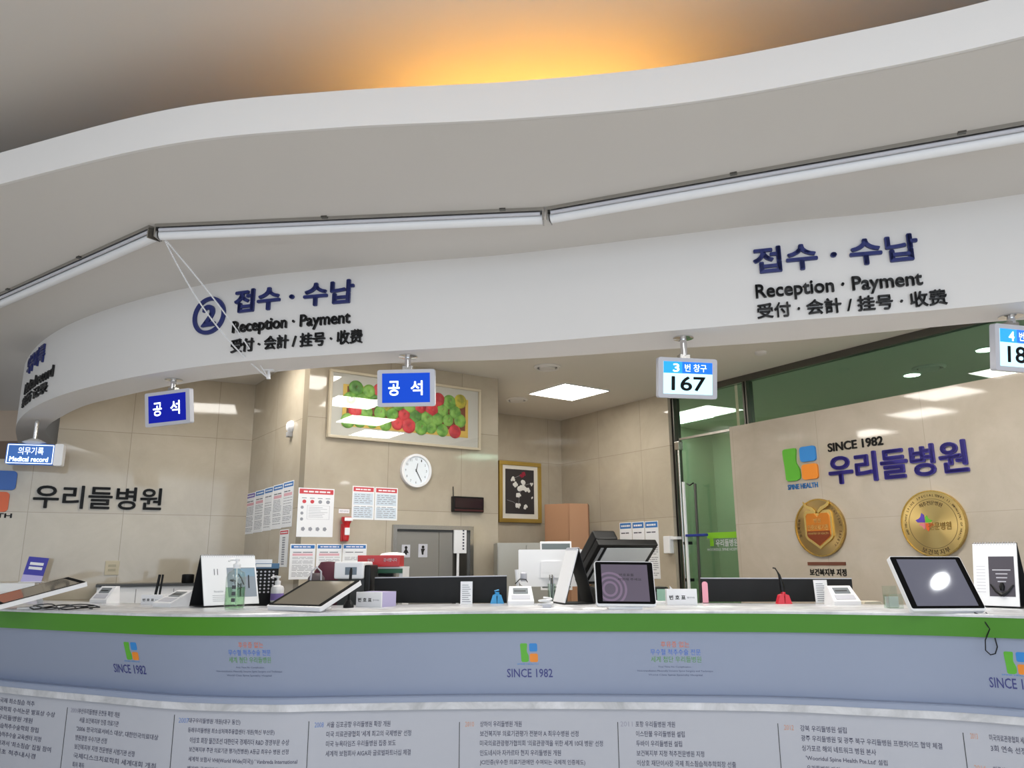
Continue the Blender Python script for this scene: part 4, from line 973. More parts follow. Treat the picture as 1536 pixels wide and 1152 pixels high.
def panel_logo(px0, px1, py0, py1):
    a = PAN.locate(px0, (py0 + py1) / 2); b = PAN.locate(px1, (py0 + py1) / 2); z1 = PAN.locate(px0, py0)[1]; z0 = PAN.locate(px0, py1)[1]
    f = PAN.at_fn(a[0]); w_ = b[0] - a[0]; h = z1 - z0
    def shape(poly, m, nm):
        n = len(poly); mb = MB()
        vs = [f(x * w_, z0 + z * h, -0.0015) for x, z in poly] + [f(x * w_, z0 + z * h, 0.001) for x, z in poly]
        mb.add(vs, [tuple(range(n))] + [(i + n, (i + 1) % n + n, (i + 1) % n, i) for i in range(n)]); cpart(mb, nm, m)
    g = [(0.05, 0.06), (0.10, 0.0), (0.36, 0.0), (0.46, 0.05), (0.48, 0.16), (0.47, 0.34), (0.43, 0.44), (0.39, 0.52), (0.375, 0.62), (0.385, 0.74), (0.40, 0.84), (0.41, 0.94), (0.39, 0.99), (0.35, 1.0), (0.06, 1.0), (0.01, 0.97), (0.0, 0.9), (0.01, 0.7), (0.03, 0.5), (0.04, 0.3)]
    shape(g, M_LGREEN, 'emblem_green'); shape(rrect(0.52, 0.56, 0.98, 1.0, 0.09), M_LGBLUE, 'emblem_blue'); shape(rrect(0.53, 0.0, 1.0, 0.45, 0.09), M_LGORANGE, 'emblem_orange')
M_SINCE = mat('since_print', (62, 66, 130), 0.5); M_SLO = mat('slogan_orange', (224, 124, 84), 0.5); M_SLB = mat('slogan_blue', (76, 120, 210), 0.5); M_SLG = mat('slogan_green', (100, 160, 84), 0.5); M_FINE = mat('fine_print', (96, 104, 132), 0.6)
for (l, yl, s0, s1, ys0, ys1) in (((188, 208), (963, 989), 171, 219, 997, 1010), ((778, 807), (965, 993), 759, 828, 1003, 1016), ((1506, 1542), (977, 1010), 1486, 1562, 1018, 1034)):
    panel_logo(l[0], l[1], yl[0], yl[1])
    panel_text('since_lettering', 'SINCE 1982', M_SINCE, s0, s1, ys0, ys1, 0.01)
    panel_text('emblem_lettering', 'SPINE HEALTH', M_LGBLUE, l[0], l[1], yl[1] + 2, yl[1] + 4)
for (cx, y0, k) in ((374, 963, 0.86), (1013, 962, 1.0)):
    for body, m, w_, dy, hh in (('후유증 없는', M_SLO, 42, 0, 9), ('무수혈 척추수술 전문', M_SLB, 76, 11.5, 9), ('세계 첨단 우리들병원', M_SLG, 76, 22.5, 9),
                               ('First Time No Complication', M_FINE, 50, 37, 3.2), ('Non-transfusion Minimally Invasive Spine Surgery and Technique', M_FINE, 112, 43, 3.4), ('World Class Spine Specialty Hospital', M_FINE, 78, 49, 3.4)):
        panel_text('slogan_lettering' if dy < 30 else 'slogan_fine_print', body, m, cx - w_ / 2 * k, cx + w_ / 2 * k, y0 + dy, y0 + dy + hh, 0.0)
# history print on the lower panel
HIST = [
 (None, 0, None, 1050, [('우리들병원 국제 최소침습 척추', -30, 52), ("미국 척추외과학회 수석논문 발표상 수상", -30, 84), ('김포공항 우리들병원 개원', -30, 48), ('세계 최소침습척추수술학회 창립', -30, 57), ('국제 최소침습척추수술 교육센터 지정', -30, 63), ("미국 의학교과서 '최소침습' 집필 참여", -30, 76), ('아시아 최초 척추내시경', -30, 53)]),
 ('2006', 106, (100, 1061, 90), 1066, [('부산우리들병원 온천동 확장 개원', 118, 179), ("서울 보건복지부 인증 의료기관", 119, 177), ("'2006 한국의료서비스 대상', 대한민국의료대상", 114, 236), ('병원경영 우수기관 선정', 114, 159), ('보건복지부 지정 전문병원 시범기관 선정', 112, 201), ('국제디스크치료학회 세계대회 개최', 110, 233), ('특허 획득', 109, 127), ('대한민국 보건산업대상 수상', 107, 190)]),
 ('2007', 268, (262, 1072, 254), 1081, [('대구우리들병원 개원(대구 동인)', 285, 360), ('동래우리들병원 최소상처척추융합센터 개원(혁신 부산문)', 284, 413), ('이상호 회장 월간조선 대한민국 경제리더 R&D 경영부문 수상', 283, 432), ('보건복지부 주관 의료기관 평가(전병원) A등급 최우수 병원 선정', 282, 432), ("세계적 보험사 VHI(World Wide(미국)) ' Vanbreda International", 281, 447), ('벨기에) 글로벌파트너십 체결', 280, 350), ('미국 의료관광협회 인증', 279, 340)]),
 ('2008', 470, (461, 1082, 458), 1087, [('서울 김포공항 우리들병원 확장 개원', 489, 587), ("미국 의료관광협회 '세계 최고의 국제병원' 선정", 488, 616), ('미국 뉴욕타임즈 우리들병원 집중 보도', 488, 592), ('세계적 보험회사 AIGA와 글로벌파트너십 체결', 487, 615), None, ('상하이 우리들병원 개원', 486, 549)]),
 ('2010', 697, (688, 1083, 687), 1086, [('상하이 우리들병원 개원', 719, 784), ('보건복지부 의료기관평가 전분야 A 최우수병원 선정', 719, 866), ("미국의료관광평가협의회 '의료관광객을 위한 세계 10대 병원' 선정", 719, 906), ('인도네시아 자카르타 현지 우리들병원 개원', 719, 843), ('JCI인증(우수한 의료기관에만 수여되는 국제적 인증제도)', 719, 880), ('국내 전문병원 부분, 제브란스병원, 그래이유원)', 719, 841)]),
 ('2011', 932, (924, 1083, 924), 1086, [('포항 우리들병원 개원', 953, 1014), ('이스탄불 우리들병원 설립', 954, 1028), ('두바이 우리들병원 설립', 955, 1023), ('보건복지부 지정 척추전문병원 지정', 956, 1058), ('이상호 재단이사장 국제 최소침습척추학회장 선출', 957, 1102), ('국내 전문의사를 위한 최소침습척추수술 교육', 957, 1078)]),
 ('2012', 1178, (1168, 1085, 1175), 1092, [('강북 우리들병원 설립', 1201, 1268), ('광주 우리들병원 및 광주 북구 우리들병원 프랜차이즈 협약 체결', 1203, 1411), ('싱가포르 해외 네트워크 병원 본사', 1205, 1313), ("'Wooridul Spine Health Pte.Ltd' 설립", 1207, 1334), ('우리들병원 개원 30주년 기념 학술대회 개최', 1209, 1350)]),
 ('2013', 1454, (1443, 1099, 1451), 1106, [('미국의료관광협회 세계 최우수', 1483, 1562), ('3회 연속 선정', 1486, 1538), None, ('미국의료관광협회 인증병원', 1491, 1566)]),
]
M_YEARB = mat('year_blue', (112, 142, 200), 0.6); M_YEARO = mat('year_orange', (214, 160, 132), 0.6); M_YEARG = mat('year_grey', (160, 160, 176), 0.6); M_HIST = mat('history_print', (84, 84, 104), 0.6)
ylast = 0
def low_text(name, body, m, xl, xr, z, h, bold=0.0):
    a = LOWP.find(xl, z); b = LOWP.find(xr, z)
    cpart(put_text(MB(), body, (0, z - h / 2, b - a, z + h / 2), -0.0005, 0.001, bold, LOWP.fn(a), True), name, m)
for ci, (year, xy, sep, y0, lines) in enumerate(HIST):
    xref = lines[0][1]; z0 = LOWP.locate(max(xref, 2), y0, 0.6)[1]
    if year: low_text('year_lettering', year, (M_YEARB, M_YEARG, M_YEARB, M_YEARB, M_YEARO, M_YEARG, M_YEARO, M_YEARO)[ci], xy, xy + (11 if year == '2006' else 15), z0, 0.024)
    if year in ('2008', '2013'):
        low_text('year_lettering', '2009' if year == '2008' else '2014', M_YEARB if year == '2008' else M_YEARO, xy - (3 if year == '2008' else -6), xy + (13 if year == '2008' else 22), z0 - (5 if year == '2008' else 3) * 0.0455, 0.024)
    for li, ln in enumerate(lines):
        if ln is None: continue
        low_text('history_print', ln[0], M_HIST, ln[1], ln[2], z0 - li * 0.0455, 0.028, 0.008)
    if sep:
        tt, zt_ = LOWP.locate(sep[0], sep[1], 0.6); f = LOWP.fn(tt); mb = MB()
        vs = [f(u_, v_, w_) for w_ in (-0.0015, 0.001) for (u_, v_) in ((0, 0.1), (0.0035, 0.1), (0.0035, zt_), (0, zt_))]
        mb.add(vs, [(0, 1, 2, 3), (4, 7, 6, 5), (0, 4, 5, 1), (1, 5, 6, 2), (2, 6, 7, 3), (3, 7, 4, 0)]); cpart(mb, 'column_rule', M_DGREY)

# lower desk and furniture behind the counter
M_DESK = mat('desk_white', (226, 224, 224), 0.4)
ds = thing('staff_desk', 'white staff desk running behind the reception counter', 'desk', (0, 5.0, 0))
DK = TOP
def dpart(mb, name, m): o = mb.build(name, m, ds); o.location = (0, -5.0, 0); return o
dpart(MB().rows([[(p.x, p.y + 0.80, z) for p in TOP.p if -2.6 < p.x < 2.2] for z in (0.74,)] + [[(p.x, p.y + 0.80, 0.77) for p in TOP.p if -2.6 < p.x < 2.2], [(p.x, p.y + 1.55, 0.77) for p in TOP.p if -2.6 < p.x < 2.2], [(p.x, p.y + 1.55, 0.74) for p in TOP.p if -2.6 < p.x < 2.2]], closed=True, caps=True), 'desk_top', M_DESK)
dpart(MB().rows([[(p.x, p.y + 0.82, z) for p in TOP.p if -2.5 < p.x < 2.1] for z in (0.0, 0.74)] + [[(p.x, p.y + 0.86, z) for p in TOP.p if -2.5 < p.x < 2.1] for z in (0.74, 0.0)], closed=True, caps=True), 'desk_front', M_DESK)
for xx in (-2.3, -0.8, 0.6, 1.7):
    yy = min((abs(p.x - xx), p.y) for p in TOP.p)[1] + 0.9
    dpart(MB().box((xx - 0.02, yy, 0), (xx + 0.02, yy + 0.55, 0.74)), 'desk_side', M_DESK)
Z_DSK = 0.77
# white low cabinet along the left stone wall
zc = W_L.uv(220, 876, 0.40)[1]
t = thing('low_cabinet', 'white low cabinet with a dark top edge under the plain stone wall', 'cabinet', W_L.at(0, 0, 0.002), W_L.ang)
ua = W_L.uv(146, 876, 0.4)[0]; ub = W_L.L - 0.02
MB().box((ua, -0.38, 0), (ub, 0, zc - 0.02)).build('body', M_WPL, t)
MB().box((ua - 0.01, -0.40, zc - 0.02), (ub, 0, zc)).build('top', M_DGREY, t)
for k in range(1, 4):
    x = ua + (ub - ua) * k / 4; MB().box((x - 0.003, -0.382, 0.05), (x + 0.003, -0.38, zc - 0.04)).build('door_gap', M_GREY, t)
ua2 = W_L.uv(-20, 874, 0.4)[0]; ub2 = W_L.uv(52, 874, 0.4)[0]
t = thing('side_cabinet', 'white cabinet behind the blue leaflet at the picture edge', 'cabinet', W_L.at(0, 0, 0.002), W_L.ang)
MB().box((ua2, -0.38, 0), (ub2, 0, W_L.uv(20, 875, 0.4)[1])).build('body', M_WPL, t)
MB().box((ua2 + 0.05, -0.384, 0.1), (ub2 - 0.05, -0.38, W_L.uv(20, 875, 0.4)[1] - 0.06)).build('door', M_DESK, t)

# ================================================================== THINGS ON THE COUNTER
def on_top(px, py): return atz(px, py, Z_CNT)
M_SCR = mat('screen_reflection_tone', (132, 126, 116), 0.05, spec=0.9)  # base colour lightened to stand in for the wall mirrored in the screen
MATS['screen_reflection_tone'].node_tree.nodes['Principled BSDF'].inputs['IOR'].default_value = 2.3
M_BEZ = mat('bezel_black', (8, 8, 9), 0.7, spec=0.08)
M_SCRG = mat('screen_reflection_glow', (60, 60, 70), 0.06, spec=0.8, emit=(128, 130, 150), strength=0.35)  # grey emission imitates the bright ceiling reflected in the screen
M_SCRV = mat('violet_grey_screen', (92, 84, 98), 0.10, emit=(88, 80, 94), strength=0.30)
M_RING = mat('violet_ring', (118, 102, 122), 0.12, emit=(112, 94, 116), strength=0.34)
M_RED_SC = mat('screen_maroon', (120, 50, 56), 0.15, emit=(120, 50, 60), strength=0.3)
def tablet(label, pos, ypr, W_, scr, asp=0.75, extra=None):
    y, p_, r_ = [math.radians(a) for a in ypr]
    R = Matrix.Rotation(y, 4, 'Z') @ Matrix.Rotation(p_, 4, 'X') @ Matrix.Rotation(r_, 4, 'Y')
    t = thing('tablet_monitor', label, 'monitor', (pos[0], pos[1], Z_CNT), 0.0)
    T = Matrix.Translation((0, 0, pos[2] - Z_CNT)) @ R
    H_ = W_ * asp
    MB().prism(rrect(-W_ / 2, 0, W_ / 2, H_, 0.012), -0.002, 0.022).build('casing', M_WPL, t, M=T)
    MB().prism(rrect(-W_ / 2 + 0.004, 0.012, W_ / 2 - 0.004, H_ - 0.004, 0.009), -0.004, -0.002).build('bezel', M_BEZ, t, M=T)
    s = MB().box((-W_ / 2 + 0.034, -0.005, 0.024), (W_ / 2 - 0.034, -0.004, H_ - 0.018)).build('screen', scr, t, M=T)
    if extra: extra(s, W_, H_)
    # stand: a foot on the counter and a short neck to the back of the casing
    c = T @ Vector((0, 0.022, H_ * 0.42)); 
    fx, fy = c.x, c.y + 0.02
    MB().box((fx - 0.09, fy - 0.05, 0), (fx + 0.09, fy + 0.07, 0.012), bev=0.004).build('stand_foot', M_WPL, t)
    MB().tube([(fx, fy + 0.02, 0.01), (fx, fy + 0.02, max(0.02, c.z * 0.5)), (c.x, c.y, c.z)], 0.016, 10).build('stand_neck', M_WPL, t)
    return t
def rings(s, W_, H_):
    for r0 in (0.03, 0.055, 0.08):
        mb = MB(); R = [[], []]
        for k in range(41):
            a = 2 * math.pi * k / 40
            for q, rr in enumerate((r0, r0 + 0.012)):
                x = min(W_ / 2 - 0.036, max(-W_ / 2 + 0.034, -W_ * 0.26 + rr * math.cos(a))); z = max(0.025, 0.09 + rr * math.sin(a)); R[q].append((x, -0.0056, z))
        mb.rows(R, smooth=False).build('screen_ring', M_RING, s)
    letters('screen_text', '번호표를', M_BLKM, s, (-0.03, H_ * 0.66, 0.05, H_ * 0.72), -0.005, 0.0008, 0.0)
    letters('screen_text', '서명해 주세요', M_BLKM, s, (-0.04, H_ * 0.56, 0.09, H_ * 0.62), -0.005, 0.0008, 0.0)
tablet('tablet monitor facing front with a violet-grey screen before the open scanner', (0.605, 4.259, 1.168), (3.5, -16.5, 1.0), 0.322, M_SCRV, extra=rings)
tablet('reclined tablet monitor mirroring the wall beside the white pump bottle', (-1.176, 4.258, 1.173), (-34.9, -66.1, -1.1), 0.426, M_SCR)
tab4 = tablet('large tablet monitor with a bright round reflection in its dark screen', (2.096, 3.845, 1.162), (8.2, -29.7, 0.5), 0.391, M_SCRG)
# the round downlight that the large tablet mirrors, in the soffit to the right of the counter
_R = Matrix.Rotation(math.radians(8.2), 4, 'Z') @ Matrix.Rotation(math.radians(-29.7), 4, 'X')
_n = (_R @ Vector((0, -1, 0))).normalized(); _p0 = Vector((2.096, 3.845, 1.162)); _d = ray(1408, 872).normalized(); _c = Vector((0, 0, CZ))
_hit = _c + _d * (((_p0 - _c) @ _n) / (_d @ _n)); _r = _d - 2 * (_d @ _n) * _n; _l = _hit + _r * ((Z_SOF - _hit.z) / _r.z)
t = thing('downlight', 'round downlight under the bulkhead beyond the number four display', 'downlight', (_l.x, _l.y, Z_SOF))
MB().lathe([(0.066, -0.006), (0.078, -0.004), (0.078, 0)], 32).build('trim_ring', M_WHITE, t)
MB().lathe([(0.064, -0.008), (0.064, -0.002)], 32).build('lamp_face', mat('downlight_lens', (255, 255, 255), 0.5, emit=(250, 252, 255), strength=40.0), t)
tab3 = tablet('tilted tablet monitor with trailing cables, cut by the picture edge', (-2.644, 4.49, 1.239), (-28.1, -74.7, -74.0), 0.452, M_SCR)
# cables under it
t = thing('cable_bundle', 'tangled dark cables under the tilted tablet at the picture edge', 'cable', (-2.42, 4.5, Z_CNT))
rnd = random.Random(4)
for k in range(4):
    P = []; x = -0.28; y = rnd.uniform(-0.02, 0.05)
    for q in range(14):
        P.append((x + q * 0.027, y + 0.05 * math.sin(q * 0.6 + k * 2.1), 0.005 + 0.022 * abs(math.sin(q * 0.4 + k * 1.3)) * (0.3 + 0.3 * k)))
    MB().tube(P, 0.0035, 7).build('cable', M_DGREY if k % 2 else M_BLK, t)
_e = TOP.at(TOP.find(1470, Z_CNT))[0]
t = tag(MB().tube([(0.0, 0.0, 0.0), (0.01, -0.03, -0.01), (0.018, -0.055, -0.05), (0.045, -0.058, -0.10), (0.052, -0.058, -0.15), (0.038, -0.058, -0.18), (0.015, -0.058, -0.185), (-0.005, -0.058, -0.165), (0.0, -0.058, -0.12), (0.035, -0.056, -0.06), (0.05, -0.03, -0.012), (0.055, 0.0, 0.0)], 0.0028, 6).build('dangling_cord', M_BLK, loc=(_e.x, _e.y + 0.040, Z_CNT + 0.004)), 'thin black cord looping down over the green edge below the large tablet', 'cord')

# desk calendars
def calendar(label, pos, yaw, W_, H_, D_, face, group=None, name='desk_calendar'):
    t = thing(name, label, 'calendar', pos, yaw)
    th = 0.004
    lean = math.atan2(D_ / 2, H_); Ls = math.hypot(D_ / 2, H_)
    Tf = Matrix.Translation((0, -D_ / 2, 0)) @ Matrix.Rotation(-lean, 4, 'X'); Tb = Matrix.Translation((0, D_ / 2, 0)) @ Matrix.Rotation(lean, 4, 'X')
    MB().box((-W_ / 2, 0, 0), (W_ / 2, th, Ls)).build('stand_board', M_BLKM, t, M=Tf)
    MB().box((-W_ / 2, -th, 0), (W_ / 2, 0, Ls)).build('stand_board', M_BLKM, t, M=Tb)
    MB().box((-W_ / 2, -D_ / 2 + 0.004, 0), (W_ / 2, D_ / 2 - 0.004, 0.004)).build('stand_base', M_BLKM, t)
    pg = MB().box((-W_ / 2 + 0.002, -0.007, 0.006), (W_ / 2 - 0.002, 0, Ls - 0.004)).build('pages', M_PAPER, t, M=Tf)
    mb = MB()
    for k in range(int(W_ / 0.014)):
        x = -W_ / 2 + 0.012 + k * 0.014
        mb.tube([(x + 0.004 * 0, 0.012 * math.cos(a), H_ - 0.006 + 0.012 * math.sin(a)) for a in [i * math.pi / 4 - 0.6 for i in range(7)]], 0.0012, 4)
    mb.build('wire_binding', M_LGREY, t)
    if face: face(pg, W_, Ls)
    return t
def face_photo(pg, W_, L):
    x0 = 0.0; s = MB().box((-0.02, -0.0085, L * 0.16), (W_ / 2 - 0.012, -0.007, L * 0.74)).build('photo_print', mat('photo_grey', (142, 152, 164), 0.6), pg)
    mb = MB(); rnd = random.Random(9)
    for k in range(7):
        a = rnd.uniform(0, 3); cx = rnd.uniform(0.02, W_ / 2 - 0.05); cz = L * rnd.uniform(0.25, 0.6)
        mb.tube([(cx + 0.03 * math.cos(a), -0.009, cz + 0.04 * math.sin(a)), (cx, -0.009, cz + 0.01), (cx - 0.03 * math.cos(a), -0.009, cz - 0.04 * math.sin(a))], 0.004, 5)
    mb.build('photo_figures', M_DGREY, s)
    MB().box((0.03, -0.0095, L * 0.56), (W_ / 2 - 0.016, -0.0085, L * 0.72)).build('photo_sky', mat('photo_blue', (128, 158, 180), 0.6), s)
    letters('month_number', '11', M_PDARK, pg, (-W_ * 0.29, L * 0.60, -W_ * 0.22, L * 0.72), -0.007, 0.001, 0.0)
    letters('month_name', 'November', M_PGREY, pg, (-W_ * 0.31, L * 0.26, -W_ * 0.14, L * 0.30), -0.007, 0.001, 0.0)
    mb = MB()
    for r_ in range(4): mb.box((-W_ * 0.34, -0.0078, L * (0.2 - 0.035 * r_)), (-W_ * 0.1, -0.007, L * (0.206 - 0.035 * r_)))
    mb.build('date_grid', M_PGREY, pg)
def face_dark(pg, W_, L):
    s = MB().box((-W_ * 0.14, -0.0085, L * 0.16), (W_ * 0.42, -0.007, L * 0.78)).build('photo_print', mat('photo_dark', (74, 70, 80), 0.6), pg)
    for sg in (-1, 1):
        MB().tube([(W_ * 0.14, -0.009, L * 0.18), (W_ * 0.14 + sg * 0.03, -0.009, L * 0.24), (W_ * 0.14 + sg * 0.055, -0.009, L * 0.34)], [0.012, 0.007, 0.004], 6).build('photo_arm', M_BLK, s)
    MB().lathe([(0.010, 0), (0.014, 0.02), (0.008, 0.04)], 10, Matrix.Translation((W_ * 0.14, -0.009, L * 0.25))).build('photo_head', M_BLK, s)
    mb = MB()
    for k, w_ in enumerate((0.2, 0.13, 0.12, 0.09)): mb.box((W_ * (0.14 - w_), -0.0095, L * (0.56 - 0.06 * k)), (W_ * (0.14 + w_), -0.0085, L * (0.575 - 0.06 * k)))
    mb.build('photo_text', M_LGREY, s)
    mb = MB()
    for k in range(9): mb.box((-W_ * 0.42, -0.0078, L * (0.62 - 0.05 * k)), (-W_ * 0.22, -0.007, L * (0.628 - 0.05 * k)))
    mb.build('date_grid', M_LGREY, pg)
p = on_top(331, 909.5)
calendar('black-sided desk calendar with a grey photograph behind the green hand sanitizer', (p.x, p.y + 0.06, Z_CNT + 0.003), math.radians(45), 0.345, 0.295, 0.20, face_photo)
p = on_top(1519, 912)
calendar('tall desk calendar with a dark photograph of raised hands at the picture edge', (p.x, p.y + 0.08, Z_CNT + 0.003), math.radians(-50), 0.22, 0.335, 0.17, face_dark)
p = on_top(862, 906)
calendar('white desk calendar seen from its side between the signature pad and the scanner', (p.x, p.y + 0.05, Z_CNT + 0.003), math.radians(-75), 0.22, 0.325, 0.19, None)

# hand sanitizer, pump bottle
M_CLEAR = glass_mat('clear_plastic', (0.88, 0.93, 0.90), 0.9, 0.02); M_GEL = glass_mat('green_gel', (0.74, 0.90, 0.72), 0.5, 0.05)
p = on_top(346, 914)
t = thing('hand_sanitizer', 'clear pump bottle half full of green hand sanitizer before the calendar', 'bottle', (p.x, p.y + 0.052, Z_CNT))
MB().lathe([(0.052, 0.002), (0.055, 0.01), (0.055, 0.17), (0.045, 0.20), (0.022, 0.212), (0.018, 0.225)], 28).build('bottle_body', M_CLEAR, t)
MB().lathe([(0.049, 0.006), (0.052, 0.012), (0.052, 0.118)], 28).build('gel', M_GEL, t)
MB().lathe([(0.020, 0.222), (0.021, 0.245), (0.010, 0.25), (0.007, 0.262), (0.014, 0.264), (0.014, 0.276)], 18).build('pump', M_WPL, t)
MB().tube([(0, 0, 0.27), (-0.03, -0.02, 0.272), (-0.04, -0.027, 0.262)], 0.006, 8).build('nozzle', M_WPL, t)
MB().tube([(0, 0, 0.225), (0.01, 0, 0.02)], 0.004, 6).build('dip_tube', M_WPL, t)
mb = MB()
for k in range(3): mb.box((0.0, -0.0575, 0.04 + 0.035 * k), (0.022, -0.0565, 0.06 + 0.035 * k))
mb.build('printed_marks', M_DGREY, t)
p = aty(416, 893, 4.78); zb = Z_CNT
p = on_top(415, 903)
t = thing('pump_bottle', 'white pump bottle with a violet label beside the reclined tablet', 'bottle', (p.x, p.y, Z_CNT))
MB().lathe([(0.038, 0), (0.042, 0.006), (0.042, 0.085), (0.036, 0.10), (0.018, 0.108), (0.018, 0.118)], 24).build('bottle_body', M_WPL, t)
MB().lathe([(0.0425, 0.012), (0.0425, 0.055)], 24).build('label_band', mat('violet_label', (142, 120, 190), 0.5), t)
MB().lathe([(0.019, 0.118), (0.019, 0.134), (0.008, 0.138), (0.008, 0.152), (0.016, 0.154), (0.018, 0.166)], 16).build('pump', M_WPL, t)
MB().tube([(0, 0, 0.162), (-0.03, -0.01, 0.162), (-0.042, -0.014, 0.154)], 0.006, 8).build('nozzle', M_WPL, t)

# signature pads
def pad(label, px, py, yaw, W_=0.155, flat=False, D_=0.11, H_=0.105):
    p = on_top(px, py); t = thing('signature_pad', label, 'card terminal', (p.x, p.y + D_ / 2, Z_CNT), yaw)
    side = [(-D_ / 2, 0), (D_ / 2, 0), (D_ / 2, H_), (D_ / 2 - 0.03, H_), (-D_ / 2, 0.022)]
    bm = MB(); n = len(side)
    vs = [(-W_ / 2, y, z) for y, z in side] + [(W_ / 2, y, z) for y, z in side]
    vs = [(x * (0.86 if z > 0.05 else 1.0), y, z) for x, y, z in vs]
    bm.add(vs, [tuple(range(n)), tuple(range(2 * n - 1, n - 1, -1))] + [(i + n, (i + 1) % n + n, (i + 1) % n, i) for i in range(n)])
    bm.build('housing', M_WPL, t)
    a = math.atan2(H_ - 0.022, D_ - 0.03); T = Matrix.Translation((0, -D_ / 2, 0.022)) @ Matrix.Rotation(a - math.pi / 2, 4, 'X')
    L = math.hypot(H_ - 0.022, D_ - 0.03)
    s = MB().box((-W_ * 0.29, -0.003, L * 0.50), (W_ * 0.29, 0.001, L * 0.86)).build('display', mat('lcd_grey', (128, 134, 138), 0.2), t, M=T)
    MB().box((-W_ * 0.25, -0.0036, L * 0.62), (W_ * 0.2, -0.003, L * 0.7)).build('display_text', M_DGREY, s)
    MB().box((-W_ * 0.36, -0.002, L * 0.12), (W_ * 0.36, 0.001, L * 0.40)).build('signing_area', M_LGREY, t, M=T)
    return t
pad('white signature pad beside the black screen panel carrying the blue pen stand', 781, 907.5, math.radians(3))
pad('white signature pad at the end of the black screen panel with the red pen stand', 1270, 908, math.radians(8), 0.165)
pad('low white signature pad left of the black-sided calendar', 252, 910.5, math.radians(-28), 0.16, D_=0.19, H_=0.09)
pad('white card terminal between the trailing cables and the queue number plate', 150, 905, math.radians(-18), 0.14)

# queue number plates
def plate(label, px, py, yaw, W_, H_, D_, m2, sub='번 호 표', side=None):
    p = on_top(px, py); t = thing('queue_plate', label, 'sign', (p.x, p.y + D_ / 2, Z_CNT), yaw)
    b = MB().box((-W_ / 2, -D_ / 2, 0), (W_ / 2, -D_ / 2 + 0.012, H_), bev=0.002).build('front_plate', M_WPL, t)
    MB().box((-W_ / 2, -D_ / 2 + 0.012, 0), (W_ / 2, D_ / 2, H_ * 0.98)).build('box_body', side or M_WPL, t)
    letters('plate_text', '번 호 표', M_INK, b, (-W_ * 0.42, H_ * 0.34, W_ * 0.12, H_ * 0.62), -D_ / 2, 0.001, 0.03)
    letters('plate_text', '뽑아주세요', M_PDARK, b, (W_ * 0.17, H_ * 0.42, W_ * 0.42, H_ * 0.52), -D_ / 2, 0.001, 0.0)
    return t
plate('white queue number plate with a lilac side before the black screen panel', 560, 911, math.radians(-19), 0.165, 0.085, 0.18, None, side=mat('lilac_side', (186, 178, 216), 0.5))
plate('white queue number plate between the front-facing tablet and the pink strip', 1024, 908, math.radians(-3), 0.175, 0.092, 0.06, None)
plate('white queue number plate under the two black pens', 228, 907, math.radians(-12), 0.15, 0.06, 0.06, None)

# black screen panels at the staff edge of the counter
def screen_panel(label, pxl, pxr, pyb, pytl, pytr):
    a = on_top(pxl, pyb); b = on_top(pxr, pyb)
    wl = Wall((a.x, a.y), (b.x, b.y)); t = thing('screen_panel', label, 'desk screen', (a.x, a.y, Z_CNT), wl.ang)
    hl = wl.uv(pxl, pytl)[1] - Z_CNT; hr = wl.uv(pxr, pytr)[1] - Z_CNT
    MB().prism([(0, 0), (wl.L, 0), (wl.L, hr - 0.006), (0, hl - 0.006)], 0, 0.018).build('panel', M_BLKM, t)
    MB().prism([(0, hl - 0.006), (wl.L, hr - 0.006), (wl.L, hr), (0, hl)], 0, 0.018).build('top_edge', M_LGREY, t)
    for x in (0.1, wl.L - 0.1): MB().box((x - 0.03, 0.018, 0), (x + 0.03, 0.06, 0.02)).build('foot', M_BLK, t)
    return t, wl
spA, wA = screen_panel('long black screen panel in front of the steel door', 561, 760, 904.5, 866, 863)
spB, wB = screen_panel('long black screen panel in front of the stone panel and smaller medallion', 1053, 1281, 902.5, 866.5, 867)
MB().box((0.001, -0.002, 0.001), (0.035, 0.0, 0.02)).build('cable_notch', M_BLK, spA)
# note cards leaning on the panels
def card(name, label, px, py, W_, H_, m, off=0.03, mat_print=True):
    p = on_top(px, py); t = thing(name, label, 'card', (p.x, p.y, Z_CNT), 0.0)
    T = Matrix.Rotation(math.radians(-6), 4, 'X')
    b = MB().box((-W_ / 2, -0.004, 0), (W_ / 2, 0.0, H_)).build('card', m, t, M=T)
    MB().box((-W_ / 2, 0.0, 0), (W_ / 2, 0.025, 0.004)).build('card_foot', M_LGREY, t)
    if mat_print:
        mb = MB(); 
        for k in range(9): mb.box((-W_ * 0.36, -0.005, H_ * (0.1 + 0.09 * k)), (W_ * (0.36 - 0.1 * (k % 3)), -0.004, H_ * (0.13 + 0.09 * k)))
        mb.build('printed_text', M_PGREY, b)
    return t
card('note_card', 'white printed card standing before the black panel beside the blue pen stand', 699.5, 906.5, 0.073, 0.135, M_PAPER)
card('note_card', 'white printed slip between the red pen stand and a signature pad', 1234, 905, 0.08, 0.135, M_PAPER)
p = on_top(1058.5, 905)
t = thing('pink_strip', 'rounded pink upright strip at the end of the black screen panel', 'bookmark', (p.x, p.y, Z_CNT))
MB().prism(rrect(-0.017, 0.0, 0.017, 0.128, 0.016, rs=(0.002, 0.016, 0.016, 0.002)), -0.006, 0.0).build('strip', mat('pink_plastic', (232, 160, 176), 0.5), t)
MB().box((-0.017, -0.006, 0.0), (0.017, 0.015, 0.004)).build('strip_foot', M_PINK, t)
